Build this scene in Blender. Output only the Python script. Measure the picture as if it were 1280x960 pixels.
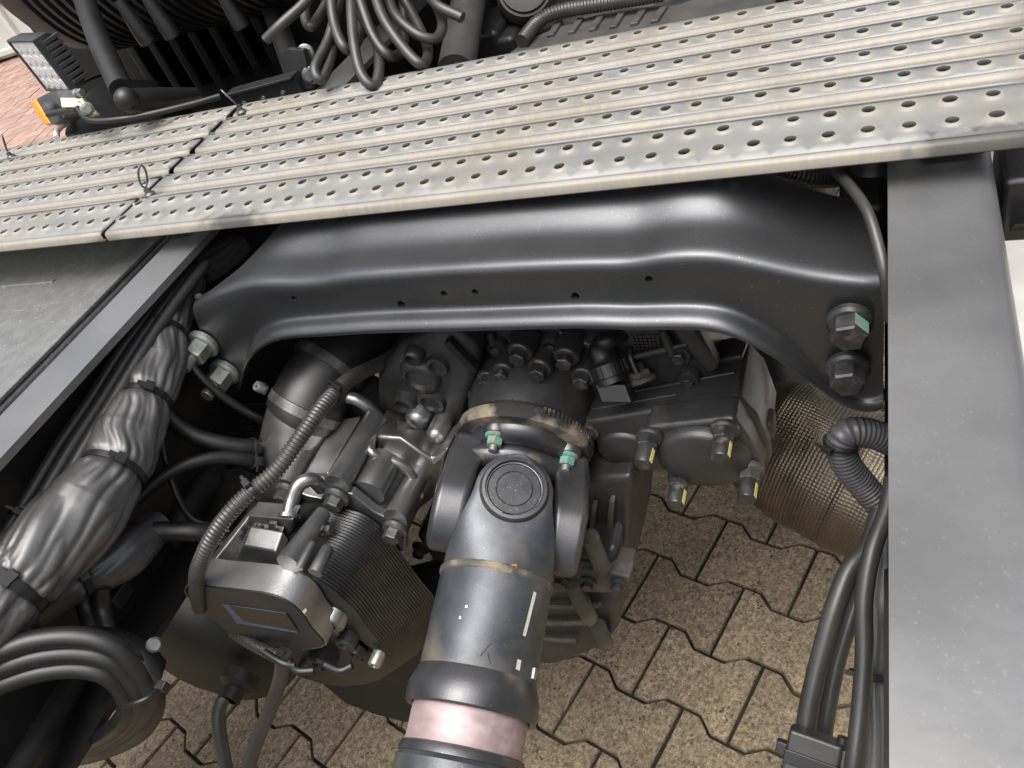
import bpy, bmesh, math, random
from mathutils import Vector as V, Matrix, noise
random.seed(7)
for o in list(bpy.data.objects): bpy.data.objects.remove(o)
S = bpy.context.scene
COL = S.collection

# ---------------------------------------------------------------- camera
RC = ((0.9062831, 0.3011558, -0.2965739), (0.0066221, -0.7116966, -0.7024557), (-0.4226192, 0.6346598, -0.6469929))
CP = V((0.3394794, -0.9, 0.3520972)); FPX = 985.0
cam = bpy.data.cameras.new('camera'); cam.sensor_width = 36; cam.lens = FPX / 1280 * 36
cam.clip_start = 0.02; cam.clip_end = 200
co = bpy.data.objects.new('camera', cam); COL.objects.link(co)
ax = [V(RC[0]), -V(RC[1]), -V(RC[2])]
co.matrix_world = Matrix([[ax[c][r] for c in range(3)] + [CP[r]] for r in range(3)] + [[0, 0, 0, 1]])
S.camera = co
# ---------------------------------------------------------------- sky and sun (overcast)
wd = bpy.data.worlds.new('World'); S.world = wd; wd.use_nodes = True
nt = wd.node_tree; bg = nt.nodes['Background']
sky = nt.nodes.new('ShaderNodeTexSky'); sky.sky_type = 'NISHITA'; sky.sun_disc = False
sky.sun_elevation = math.radians(74); sky.sun_rotation = math.radians(190)
sky.air_density = 1.0; sky.dust_density = 8.0; sky.ozone_density = 1.0
hs = nt.nodes.new('ShaderNodeHueSaturation'); hs.inputs['Saturation'].default_value = 0.34
nt.links.new(sky.outputs[0], hs.inputs['Color']); nt.links.new(hs.outputs[0], bg.inputs['Color'])
bg.inputs['Strength'].default_value = 0.15
sl = bpy.data.lights.new('sun', 'SUN'); sl.energy = 1.4; sl.angle = math.radians(55); sl.color = (1, .96, .9)
so = bpy.data.objects.new('sun', sl); COL.objects.link(so)
so.rotation_euler = (math.radians(16), 0, math.radians(10))
S.view_settings.view_transform = 'Standard'; S.view_settings.look = 'None'
S.view_settings.exposure = 0.7; S.view_settings.gamma = 1

# ---------------------------------------------------------------- places: a point of the photograph taken to a real plane or distance
def ray(px, py):
    c = V(((px - 640) / FPX, (py - 480) / FPX, 1))
    return V([sum(RC[r][k] * c[r] for r in range(3)) for k in range(3)])
def W(px, py, d): return CP + ray(px, py) * d
def on(px, py, a, v):
    r = ray(px, py); return CP + r * ((v - CP[a]) / r[a])
def onp(px, py, O, N):
    r = ray(px, py); return CP + r * ((O - CP).dot(N) / r.dot(N))
def YP(pts, y): return [on(a, b, 1, y) for a, b in pts]
def ZP(pts, z): return [on(a, b, 2, z) for a, b in pts]
X, Y, Z = V((1, 0, 0)), V((0, 1, 0)), V((0, 0, 1))

# ---------------------------------------------------------------- materials
MATS = {}
def mk(name, c1, c2=None, rough=.5, metal=0, sc=20, bump=0, bsc=200, speck=None, spec=.5, coat=0, rv=0, dirt=None, stretch=None, low=.35, high=.65):
    m = bpy.data.materials.new(name); m.use_nodes = True; t = m.node_tree; n = t.nodes; L = t.links
    b = n['Principled BSDF']; b.inputs['Metallic'].default_value = metal; b.inputs['Roughness'].default_value = rough
    b.inputs['Specular IOR Level'].default_value = spec; b.inputs['Coat Weight'].default_value = coat
    g = n.new('ShaderNodeNewGeometry'); vec = g.outputs['Position']
    if stretch:
        mp = n.new('ShaderNodeMapping'); mp.inputs['Scale'].default_value = stretch
        L.new(vec, mp.inputs['Vector']); svec = mp.outputs[0]
    else: svec = vec
    def nz(s, det=4, v=None):
        q = n.new('ShaderNodeTexNoise'); q.inputs['Scale'].default_value = s; q.inputs['Detail'].default_value = det
        L.new(v or svec, q.inputs['Vector']); return q.outputs['Fac']
    def ramp(f, a, bb, v0=0, v1=1):
        q = n.new('ShaderNodeMapRange'); q.inputs[1].default_value = a; q.inputs[2].default_value = bb
        q.inputs[3].default_value = v0; q.inputs[4].default_value = v1; L.new(f, q.inputs[0]); return q.outputs[0]
    def mix(f, a, bb):
        q = n.new('ShaderNodeMix'); q.data_type = 'RGBA'; L.new(f, q.inputs[0])
        for i, v in ((6, a), (7, bb)):
            if isinstance(v, tuple): q.inputs[i].default_value = (*v, 1)
            else: L.new(v, q.inputs[i])
        return q.outputs[2]
    c2 = c2 or tuple(x * 1.25 for x in c1)
    base = nz(sc); col = mix(ramp(base, low, high), c1, c2)
    rr = None
    if rv: rr = ramp(base, .3, .7, rough - rv, rough + rv)
    if dirt:  # (colour, scale, lo, hi)
        f = ramp(nz(dirt[1], 6, vec), dirt[2], dirt[3]); col = mix(f, col, dirt[0])
        if rr is None: rr = ramp(f, 0, 1, rough, min(.9, rough + .35))
    if speck:  # (colour, scale, size)
        vo = n.new('ShaderNodeTexVoronoi'); vo.inputs['Scale'].default_value = speck[1]; L.new(vec, vo.inputs['Vector'])
        wn = n.new('ShaderNodeTexWhiteNoise'); L.new(vo.outputs['Position'], wn.inputs['Vector'])
        mul = n.new('ShaderNodeMath'); mul.operation = 'MULTIPLY'; mul.inputs[1].default_value = speck[2]
        pw = n.new('ShaderNodeMath'); pw.operation = 'POWER'; pw.inputs[1].default_value = 3
        L.new(wn.outputs['Value'], pw.inputs[0]); L.new(pw.outputs[0], mul.inputs[0])
        sb = n.new('ShaderNodeMath'); sb.operation = 'SUBTRACT'; L.new(mul.outputs[0], sb.inputs[0]); L.new(vo.outputs['Distance'], sb.inputs[1])
        f = ramp(sb.outputs[0], 0, .08); 
        mm = n.new('ShaderNodeMath'); mm.operation = 'MULTIPLY'; L.new(f, mm.inputs[0]); L.new(ramp(nz(speck[1] / 9, 3, vec), .35, .6, 0, speck[3] if len(speck) > 3 else .8), mm.inputs[1])
        col = mix(mm.outputs[0], col, speck[0])
    L.new(col, b.inputs['Base Color'])
    if rr is not None: L.new(rr, b.inputs['Roughness'])
    if bump:
        bp = n.new('ShaderNodeBump'); bp.inputs['Strength'].default_value = bump; bp.inputs['Distance'].default_value = .001
        L.new(nz(bsc, 3, vec), bp.inputs['Height']); L.new(bp.outputs[0], b.inputs['Normal'])
    MATS[name] = m; return m
DUST = (.20, .18, .15)
mk('chassis_paint', (.085, .088, .094), (.105, .108, .114), rough=.36, metal=.82, sc=9, bump=.05, bsc=200, speck=((.26, .26, .25), 460, .38, .45), rv=.03, dirt=((.13, .127, .12), 4, .55, .9))
mk('rail_paint', (.20, .203, .21), (.25, .253, .26), rough=.42, metal=.72, sc=7, bump=.2, bsc=60, speck=((.33, .33, .325), 460, .46, .45), rv=.08, dirt=((.27, .268, .26), 11, .5, .85))
mk('black_steel', (.014, .0145, .016), (.022, .022, .024), rough=.42, sc=25, bump=.06, bsc=300, dirt=((.10, .08, .06), 9, .58, .8))
mk('black_dirt_shade', (.006, .006, .0065), (.010, .0095, .009), rough=.55, sc=12, bump=.1, bsc=200, dirt=((.06, .047, .034), 9, .56, .82))
mk('cast_grey', (.24, .243, .246), (.32, .32, .32), rough=.32, metal=.85, sc=30, bump=.22, bsc=700, rv=.05)
mk('cast_dark', (.045, .046, .049), (.065, .066, .068), rough=.38, metal=.5, sc=30, bump=.25, bsc=600, dirt=((.105, .095, .08), 18, .52, .8))
mk('cast_dirty', (.045, .043, .040), (.075, .071, .065), rough=.6, sc=26, bump=.35, bsc=400, dirt=((.17, .145, .11), 24, .52, .72))
mk('bolt_dark', (.10, .102, .105), (.16, .16, .16), rough=.34, metal=.7, sc=90, bump=.1, bsc=500)
mk('bolt_zinc', (.26, .27, .25), (.34, .34, .31), rough=.42, metal=.7, sc=120, dirt=((.10, .20, .17), 60, .56, .66))
mk('teal_mark', (.10, .27, .225), (.15, .33, .275), rough=.55, sc=160, dirt=((.22, .18, .13), 80, .5, .6))
mk('yellow_mark', (.55, .47, .12), (.62, .55, .2), rough=.6, sc=200)
mk('rubber', (.008, .008, .0085), (.014, .014, .014), rough=.42, sc=30, bump=.05, bsc=400, spec=.6)
mk('rubber_dusty', (.022, .022, .0225), (.040, .039, .037), rough=.42, sc=18, bump=.12, bsc=300, spec=.7)
mk('conduit', (.035, .034, .033), (.055, .053, .05), rough=.33, sc=40, spec=.6)
mk('hose_grey', (.06, .06, .066), (.08, .08, .086), rough=.42, sc=40)
mk('sleeve', (.115, .115, .117), (.15, .15, .152), rough=.44, metal=.62, sc=22, bump=.05, bsc=900, dirt=((.17, .165, .16), 12, .55, .8))
mk('tie', (.013, .013, .014), rough=.35)
mk('shaft_paint', (.055, .060, .070), (.105, .112, .125), rough=.36, metal=.5, sc=22, bump=.1, bsc=350, speck=((.3, .3, .28), 400, .30, .4), dirt=((.16, .14, .115), 16, .52, .72))
mk('yoke_paint', (.06, .062, .068), (.10, .10, .105), rough=.3, metal=.6, sc=20, bump=.12, bsc=500, dirt=((.30, .21, .13), 17, .6, .72), speck=((.25, .25, .24), 380, .3, .4))
mk('pink_steel', (.30, .225, .235), (.40, .31, .32), rough=.5, metal=.25, sc=12, stretch=(1, 9, 9), dirt=((.22, .18, .14), 15, .58, .8))
mk('flange_dirty', (.12, .10, .08), (.24, .20, .145), rough=.75, sc=60, bump=.6, bsc=500, dirt=((.022, .022, .022), 26, .47, .58))
mk('weld_dirt', (.05, .048, .046), (.10, .085, .07), rough=.7, sc=60, bump=.5, bsc=500, dirt=((.24, .19, .13), 30, .52, .66))
mk('cap_face', (.02, .022, .026), (.04, .042, .046), rough=.35, sc=60, speck=((.3, .3, .3), 520, .45, .6))
mk('foil', (.15, .128, .095), (.23, .195, .145), rough=.34, metal=.85, sc=6)
mk('galv', (.205, .21, .212), (.265, .268, .265), rough=.56, metal=.32, sc=40, bump=.08, bsc=260, dirt=((.22, .205, .175), 12, .48, .75), stretch=(.35, 1, 1))
mk('panel_plastic', (.17, .174, .174), (.22, .224, .22), rough=.42, metal=.4, sc=60, bump=.5, bsc=260, speck=((.36, .36, .36), 200, .45))
mk('white_paint', (.75, .75, .73), rough=.4)
mk('orange_lens', (.75, .22, .01), (.85, .3, .02), rough=.25, sc=200, spec=.7)
mk('led_glass', (.55, .55, .56), (.72, .72, .73), rough=.3, metal=.1, sc=150)
mk('led_body', (.03, .031, .033), (.045, .045, .047), rough=.5, sc=60)
mk('zinc_yellow', (.52, .46, .31), (.62, .56, .4), rough=.45, metal=.4, sc=60)
mk('paver', (.205, .158, .100), (.30, .235, .155), rough=.85, sc=70, bump=.8, bsc=420, speck=((.035, .03, .025), 170, .6), dirt=((.15, .115, .075), 3.5, .42, .7))
mk('bedding', (.018, .017, .012), (.03, .03, .015), rough=.95, sc=30, bump=.5, bsc=200, dirt=((.045, .07, .012), 9, .54, .62))
mk('red_brick', (.27, .165, .135), (.34, .22, .18), rough=.85, sc=3.5, bump=.4, bsc=120, dirt=((.32, .25, .22), 14, .5, .75))
mk('brick_joint', (.16, .115, .095), (.2, .15, .125), rough=.9, sc=20)
mk('container_paint', (.52, .55, .51), (.6, .62, .58), rough=.5, sc=4)
mk('label_dark', (.02, .018, .015), (.075, .06, .04), rough=.4, sc=520, metal=.3)
mk('label_blue', (.06, .085, .16), (.09, .115, .19), rough=.5, sc=120)
mk('white_print', (.50, .49, .45), (.62, .61, .57), rough=.6, sc=300)
mk('cover_grey', (.045, .045, .045), (.07, .068, .066), rough=.55, sc=26, bump=.4, bsc=160)
mk('rust', (.45, .16, .05), (.35, .12, .04), rough=.8, sc=300)
mk('beige_part', (.32, .29, .22), (.42, .38, .3), rough=.6, sc=40)
mk('pale_concrete', (.5, .49, .46), (.6, .59, .56), rough=.85, sc=8, bump=.4, bsc=150)
mk('drum_dark', (.05, .051, .053), (.075, .075, .076), rough=.36, metal=.75, sc=30, bump=.2, bsc=700)
mk('module_paint', (.33, .335, .34), (.40, .40, .40), rough=.36, metal=.75, sc=40, bump=.3, bsc=600)
mk('bolt_black', (.040, .041, .043), (.075, .075, .076), rough=.36, metal=.5, sc=90, bump=.12, bsc=500, dirt=((.2, .18, .14), 60, .58, .72))
mk('moss', (.07, .10, .02), (.11, .14, .03), rough=.95, sc=120)
mk('mint_paint', (.42, .52, .46), (.5, .58, .52), rough=.5, sc=20)
# plank faces that look at the rear carry a cream film of road dirt and painted-in warm reflection, with upright streaks
def galv_film():
    m = MATS['galv']; t = m.node_tree; n = t.nodes; L = t.links; b = n['Principled BSDF']
    old = b.inputs['Base Color'].links[0].from_socket
    tc = n.new('ShaderNodeNewGeometry'); mp = n.new('ShaderNodeMapping'); mp.inputs['Scale'].default_value = (240, 25, 25)
    L.new(tc.outputs['Position'], mp.inputs['Vector']); nz = n.new('ShaderNodeTexNoise'); nz.inputs['Scale'].default_value = 1; nz.inputs['Detail'].default_value = 3
    L.new(mp.outputs[0], nz.inputs['Vector'])
    at = n.new('ShaderNodeAttribute'); at.attribute_name = 'film'
    mr = n.new('ShaderNodeMapRange'); mr.inputs[1].default_value = .32; mr.inputs[2].default_value = .68; mr.inputs[3].default_value = .25; mr.inputs[4].default_value = 1
    L.new(nz.outputs['Fac'], mr.inputs[0]); mu = n.new('ShaderNodeMath'); mu.operation = 'MULTIPLY'
    L.new(mr.outputs[0], mu.inputs[0]); L.new(at.outputs['Fac'], mu.inputs[1])
    mx = n.new('ShaderNodeMix'); mx.data_type = 'RGBA'; L.new(mu.outputs[0], mx.inputs[0]); L.new(old, mx.inputs[6]); mx.inputs[7].default_value = (.325, .282, .212, 1)
    L.new(mx.outputs[2], b.inputs['Base Color'])
    ga = n.new('ShaderNodeAttribute'); ga.attribute_name = 'grime'; n2 = n.new('ShaderNodeTexNoise'); n2.inputs['Scale'].default_value = 60; L.new(tc.outputs['Position'], n2.inputs['Vector'])
    ad = n.new('ShaderNodeMath'); ad.operation = 'ADD'; L.new(ga.outputs['Fac'], ad.inputs[0]); L.new(n2.outputs['Fac'], ad.inputs[1])
    gm = n.new('ShaderNodeMapRange'); gm.inputs[1].default_value = .75; gm.inputs[2].default_value = 1.25; gm.inputs[4].default_value = .85; L.new(ad.outputs[0], gm.inputs[0])
    gx = n.new('ShaderNodeMix'); gx.data_type = 'RGBA'; L.new(gm.outputs[0], gx.inputs[0]); L.new(mx.outputs[2], gx.inputs[6]); gx.inputs[7].default_value = (.055, .055, .055, 1); L.new(gx.outputs[2], b.inputs['Base Color'])
    mt = n.new('ShaderNodeMath'); mt.operation = 'MULTIPLY_ADD'; mt.inputs[1].default_value = -.2; mt.inputs[2].default_value = .3
    L.new(at.outputs['Fac'], mt.inputs[0]); L.new(mt.outputs[0], b.inputs['Metallic'])
galv_film()
# embossed heat-shield foil: a grid of small dimples as relief
def foil_relief():
    m = MATS['foil']; t = m.node_tree; n = t.nodes; L = t.links; b = n['Principled BSDF']
    tc = n.new('ShaderNodeUVMap'); vo = n.new('ShaderNodeTexVoronoi'); vo.inputs['Scale'].default_value = 1; vo.inputs['Randomness'].default_value = .12
    L.new(tc.outputs[0], vo.inputs['Vector'])
    bp = n.new('ShaderNodeBump'); bp.inputs['Strength'].default_value = 1; bp.inputs['Distance'].default_value = .0011; bp.invert = True
    L.new(vo.outputs['Distance'], bp.inputs['Height']); L.new(bp.outputs[0], b.inputs['Normal'])
foil_relief()
def stone_tone(name, lo, hi):
    m = MATS[name]; t = m.node_tree; n = t.nodes; L = t.links; b = n['Principled BSDF']; old = b.inputs['Base Color'].links[0].from_socket
    oi = n.new('ShaderNodeObjectInfo'); mr = n.new('ShaderNodeMapRange'); mr.inputs[3].default_value = lo; mr.inputs[4].default_value = hi; L.new(oi.outputs['Random'], mr.inputs[0])
    mx = n.new('ShaderNodeVectorMath'); mx.operation = 'SCALE'; L.new(old, mx.inputs[0]); L.new(mr.outputs[0], mx.inputs['Scale']); L.new(mx.outputs[0], b.inputs['Base Color'])
def grain(name, scale, k):
    m = MATS[name]; t = m.node_tree; n = t.nodes; L = t.links; b = n['Principled BSDF']; old = b.inputs['Base Color'].links[0].from_socket
    g_ = n.new('ShaderNodeNewGeometry'); cur = old
    for sc_, kk in ((scale, k), (scale * 2.3, k * .8)):
        vo = n.new('ShaderNodeTexVoronoi'); vo.inputs['Scale'].default_value = sc_; L.new(g_.outputs['Position'], vo.inputs['Vector'])
        bw = n.new('ShaderNodeRGBToBW'); L.new(vo.outputs['Color'], bw.inputs[0]); mr = n.new('ShaderNodeMapRange'); mr.inputs[1].default_value = .2; mr.inputs[2].default_value = .8
        mr.inputs[3].default_value = 1 - kk; mr.inputs[4].default_value = 1 + kk; L.new(bw.outputs[0], mr.inputs[0])
        mx = n.new('ShaderNodeVectorMath'); mx.operation = 'SCALE'; L.new(cur, mx.inputs[0]); L.new(mr.outputs[0], mx.inputs['Scale']); cur = mx.outputs[0]
    L.new(cur, b.inputs['Base Color'])
grain('paver', 230, .32)
stone_tone('paver', .85, 1.15); stone_tone('red_brick', .85, 1.15)

# ---------------------------------------------------------------- mesh helpers
def frame(axis, up=None):
    a = axis.normalized(); u = (up or (Z if abs(a.z) < .9 else X)); x = u.cross(a)
    if x.length < 1e-6: x = X.cross(a)
    x.normalize(); return x, a.cross(x), a
def spl(pts, n=8):
    p = [V(q[:3]) for q in pts]; p = [p[0] * 2 - p[1]] + p + [p[-1] * 2 - p[-2]]; out = []
    for i in range(1, len(p) - 2):
        for k in range(n):
            t = k / n; a, b, c, d = p[i - 1:i + 3]
            out.append(.5 * ((2 * b) + (c - a) * t + (2 * a - 5 * b + 4 * c - d) * t * t + (3 * b - a - 3 * c + d) * t ** 3))
    out.append(p[-2]); return out
class G:
    def __init__(s): s.v = []; s.f = []
    def ringset(s, rings, closed=True, cap=True):
        base = len(s.v); m = len(rings[0])
        for r in rings: s.v += [tuple(q) for q in r]
        for i in range(len(rings) - 1):
            for j in range(m if closed else m - 1):
                a = base + i * m + j; b = base + i * m + (j + 1) % m
                s.f.append((a, b, b + m, a + m))
        if cap and closed:
            s.f.append(tuple(base + j for j in range(m))[::-1]); s.f.append(tuple(base + (len(rings) - 1) * m + j for j in range(m)))
        return s
    def prism(s, loop, vec): return s.ringset([loop, [q + vec for q in loop]])
    def loft(s, a, b): return s.ringset([a, b])
    def box(s, c, a, b, d):   # centre and three half vectors
        lo = [c - a - b - d, c + a - b - d, c + a + b - d, c - a + b - d]
        return s.ringset([lo, [q + d * 2 for q in lo]])
    def tube(s, path, r, seg=12, cap=True, up=None):
        n = len(path); rs = r if isinstance(r, (list, tuple)) else [r] * n; rings = []; pu = None
        for i, p in enumerate(path):
            t = (path[min(i + 1, n - 1)] - path[max(i - 1, 0)]).normalized()
            if pu is None: x, y, _ = frame(t, up)
            else:
                x = (pu - t * pu.dot(t)).normalized(); y = t.cross(x)
            pu = x
            rings.append([p + (x * math.cos(q) + y * math.sin(q)) * rs[i] for q in [2 * math.pi * k / seg for k in range(seg)]])
        return s.ringset(rings, cap=cap)
    def lathe(s, P, axis, prof, seg=24, cap=True, rot=0, up=None):
        x, y, a = frame(axis, up); rings = []
        for r, h in prof:
            rings.append([P + a * h + (x * math.cos(q) + y * math.sin(q)) * max(r, 1e-5) for q in [rot + 2 * math.pi * k / seg for k in range(seg)]])
        return s.ringset(rings, cap=cap)
    def hex(s, P, axis, af, h, rot=0, up=None):
        R = af / math.sqrt(3); x, y, a = frame(axis, up); c = af * .07
        mk_ = lambda rr, hh, sg: [P + a * hh + (x * math.cos(q) + y * math.sin(q)) * rr for q in [rot + math.pi / 3 * k for k in range(sg)]]
        return s.ringset([mk_(R, 0, 6), mk_(R, h - c, 6), mk_(R * .88, h, 6)])
    def sphere(s, P, r, seg=12, scale=(1, 1, 1)):
        return s.ringset([[P + V((math.cos(q) * math.sin(w) * r * scale[0], math.sin(q) * math.sin(w) * r * scale[1], -math.cos(w) * r * scale[2])) for q in [2 * math.pi * k / seg for k in range(seg)]] for w in [max(.02, min(math.pi - .02, math.pi * i / 8)) for i in range(9)]])
    def build(s, name, mat, parent=None, bev=0, seg=2, sharp=38, sub=0, smooth=True):
        me = bpy.data.meshes.new(name); me.from_pydata(s.v, [], s.f); me.update()
        bm = bmesh.new(); bm.from_mesh(me); bmesh.ops.recalc_face_normals(bm, faces=bm.faces); bm.to_mesh(me); bm.free()
        return mesh_obj(name, me, mat, parent, bev, seg, sharp, sub, smooth)
def mesh_obj(name, me, mat, parent=None, bev=0, seg=2, sharp=38, sub=0, smooth=True):
    me.materials.append(MATS[mat]) if not me.materials else None
    o = bpy.data.objects.new(name, me); COL.objects.link(o)
    if smooth:
        for p in me.polygons: p.use_smooth = True
        if not bev: me.set_sharp_from_angle(angle=math.radians(sharp))
    if sub:
        q = o.modifiers.new('sub', 'SUBSURF'); q.levels = q.render_levels = sub
    if bev:
        q = o.modifiers.new('bevel', 'BEVEL'); q.width = bev; q.segments = seg; q.limit_method = 'ANGLE'; q.angle_limit = math.radians(32); q.harden_normals = True
    if parent is not None: attach(o, parent)
    return o
def attach(o, parent):
    o.parent = parent; m = Matrix.Identity(4); q = parent
    while q is not None: m = q.matrix_basis @ m if q.parent is None else q.matrix_parent_inverse @ q.matrix_basis @ m; q = q.parent
    o.matrix_parent_inverse = m.inverted()
def tag(o, label, cat, group=None):
    o['label'] = label; o['category'] = cat
    if group: o['group'] = group
    return o
def thing(name, label, cat, loc, group=None):
    o = bpy.data.objects.new(name, None); COL.objects.link(o); o.location = loc; o.empty_display_size = .02
    return tag(o, label, cat, group)
def struct(o, kind='structure'): o['kind'] = kind; return o

def hexbolt(parent, P, axis, af, h, mat='bolt_dark', washer=0, shank=None, rot=.3, name='bolt', up=None, smat=None):
    a = axis.normalized(); g = G(); t = 0
    if washer:
        g.lathe(P, a, [(washer, -.002), (washer, af * .10), (washer * .86, af * .2), (af * .5, af * .24)], 24); t = af * .14
    g.hex(P + a * t, a, af, h, rot, up)
    b = g.build(name, mat, parent, sharp=25)
    if shank:
        r, l = shank; q = G(); pr = [(r, 0)]; k = 0; hh = 0
        while hh < l - .001: hh += .0013; k ^= 1; pr.append((r * (.9 if k else 1), hh))
        pr += [(r * .75, l)]
        q.lathe(P + a * (t + h - .001), a, pr, 16).build('thread', smat or mat, b, sharp=60)
    return b
def cable(name, pts, r, mat, parent=None, n=8, seg=10, extra=None):
    path = spl([W(*p) for p in pts], n); g = G().tube(path, r, seg); return g.build(name, mat, parent, sharp=60), path
def corrugated(name, path, r, pitch, mat, parent=None, seg=16, depth=.14):
    # resample by length, four rings per pitch
    L = [0]
    for i in range(1, len(path)): L.append(L[-1] + (path[i] - path[i - 1]).length)
    st = pitch / 4; n = int(L[-1] / st); pp = []; rr = []; j = 0
    for i in range(n + 1):
        s_ = i * st
        while j < len(L) - 2 and L[j + 1] < s_: j += 1
        t = (s_ - L[j]) / max(1e-9, L[j + 1] - L[j]); pp.append(path[j].lerp(path[j + 1], min(t, 1)))
        rr.append(r * (1 if i % 4 in (0, 1) else 1 - depth))
    return G().tube(pp, rr, seg).build(name, mat, parent, sharp=80)
def tie_ring(parent, P, axis, r, w=.005, head=None, mat='tie', name='cable_tie', rad=1.0):
    a = axis.normalized(); g = G(); t = .0014
    prof = [(r, -w / 2), (r + t, -w / 2), (r + t, w / 2), (r, w / 2)]
    x, y, _ = frame(a); g.ringset([[P + a * h + (x * math.cos(q) + y * math.sin(q)) * rr for q in [2 * math.pi * k / 28 for k in range(28)]] for rr, h in prof + prof[:1]], cap=False)
    if head is not None:
        hd = (head - a * head.dot(a)).normalized(); c = P + hd * (r + .003); s_ = a.cross(hd)
        g.box(c, a * w * .75, hd * .003, s_ * .0045); g.box(c + s_ * .006 + hd * .001, a * w * .4, hd * .0008, s_ * .006)
    return g.build(name, mat, parent, bev=.0004, seg=1)
TOCAM = lambda P: (CP - P).normalized()

# ================================================================ THE SETTING: grey interlocking pavers, red brick yard
GZ = -1.0
e1 = V((.9570, -.2901, 0)).normalized(); e2 = V((-e1.y, e1.x, 0)); PA = V((.0588, .0376, 0)); LP, RP = .181, .1283
g = G(); g.ringset([[V((-2.6, -14, GZ - .012)), V((14, -14, GZ - .012)), V((14, 16, GZ - .012)), V((-2.6, 16, GZ - .012))]], cap=False)
g.f.append((0, 1, 2, 3)); pav = struct(g.build('grey_pavement', 'bedding', smooth=False))
def wave(x):  # trapezoid wave of the interlocking edge
    t = (x / LP) % 1.0; A = .0115
    for a, b, va, vb in ((0, .17, -1, -1), (.17, .33, -1, 1), (.33, .67, 1, 1), (.67, .83, 1, -1), (.83, 1.0001, -1, -1)):
        if a <= t < b: return A * (va + (vb - va) * (t - a) / (b - a))
    return 0
def paver_mesh():
    # the stone spans x 0..LP; its lower edge has troughs at its ends, its upper edge has crests at its ends
    gp = .0032; xs = [gp, .17 * LP, .33 * LP, .5 * LP, .67 * LP, .83 * LP, LP - gp]
    lo = [V((x, wave(x) + gp - RP, 0)) for x in xs]; hi = [V((x, wave(x + LP / 2) - gp, 0)) for x in xs]
    loop = lo + hi[::-1]; c = V((LP / 2, -RP / 2, 0))
    ins = [q + (c - q).normalized() * .0025 for q in loop]
    g = G(); g.ringset([[q - Z * .05 for q in loop], [q - Z * .004 for q in loop], ins]); 
    me = bpy.data.meshes.new('paver'); me.from_pydata(g.v, [], g.f); bm = bmesh.new(); bm.from_mesh(me); bmesh.ops.recalc_face_normals(bm, faces=bm.faces); bm.to_mesh(me); bm.free()
    me.materials.append(MATS['paver']); return me
PM = paver_mesh(); ang = math.atan2(e1.y, e1.x); spots = []
for r in range(-34, 34):
    for k in range(-34, 34):
        o = PA - e2 * (.0 + RP * r) + e1 * (LP * k + (LP / 2 if r % 2 else 0)); c = o + e1 * LP / 2 - e2 * RP / 2
        if -2.4 < c.x < 2.4 and -1.9 < c.y < 2.6:
            spots.append(((c - V((.0, -.25, 0))).length + (0 if c.x > -.9 else .6), o))
spots.sort(key=lambda q: q[0])
def paver_pose(o):
    return Matrix.Translation(V((o.x, o.y, GZ + random.uniform(-.0015, .0015)))) @ Matrix.Rotation(ang + random.uniform(-.006, .006), 4, 'Z') @ Matrix.Rotation(random.uniform(-.006, .006), 4, 'X')
for d, o in spots[:280]:
    q = bpy.data.objects.new('paver', PM); COL.objects.link(q); q.parent = pav; q.matrix_basis = paver_pose(o)
g = G()
for d, o in spots[280:]:
    M = paver_pose(o); b0 = len(g.v); g.v += [tuple(M @ v.co) for v in PM.vertices]; g.f += [tuple(b0 + i for i in p.vertices) for p in PM.polygons]
struct(g.build('paver_field', 'paver', pav, smooth=False), 'stuff')
g = G(); g.box(V((1.75, 2.4, GZ - .02)), X * 1.2, Y * 1.95, Z * .03); struct(g.build('concrete_apron', 'pale_concrete', bev=.008))
g = G(); g.ringset([[V((-30, -14, GZ - .03)), V((-2.6, -14, GZ - .03)), V((-2.6, 30, GZ - .03)), V((-30, 30, GZ - .03))]], cap=False); g.f.append((0, 1, 2, 3))
red = struct(g.build('red_brick_yard', 'brick_joint', smooth=False))
g = G(); bl, bw = .1, .05
lo = [V((-bl + .0022, -bw + .0022, -.05)), V((bl - .0022, -bw + .0022, -.05)), V((bl - .0022, bw - .0022, -.05)), V((-bl + .0022, bw - .0022, -.05))]
g.ringset([lo, [q + Z * .045 for q in lo], [V((q.x * .985, q.y * .97, 0)) for q in lo]])
BM = bpy.data.meshes.new('brick'); BM.from_pydata(g.v, [], g.f); BM.materials.append(MATS['red_brick'])
spots = []; ra = math.radians(18)
for i in range(-110, 110):
    for j in range(-60, 60):
        # herringbone on a 0.1 m grid: the cell (i, j) starts a lying brick, a standing brick or none
        m = (i - j) % 4
        if m == 0: cx, cy, a_ = i * .1 + .1, j * .1 + .05, 0
        elif m == 3: cx, cy, a_ = i * .1 + .05, j * .1 + .1, math.pi / 2
        else: continue
        p = Matrix.Rotation(ra, 4, 'Z') @ V((cx, cy, 0)) + V((-6.6, 4.3, 0))
        if p.x > -2.75 or p.y < 1: continue
        # what the photograph can see of the yard
        c = V([sum(RC[q][k] * (V((p.x, p.y, GZ)) - CP)[k] for k in range(3)) for q in range(3)])
        if c.z < 1: continue
        px, py = 640 + FPX * c.x / c.z, 480 + FPX * c.y / c.z
        if -260 < px < 220 and -160 < py < 260: spots.append((-10 < px < 130 and 20 < py < 200, -c.z, p, a_))
spots.sort(key=lambda q: (not q[0], -q[1]))
g = G()
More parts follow.
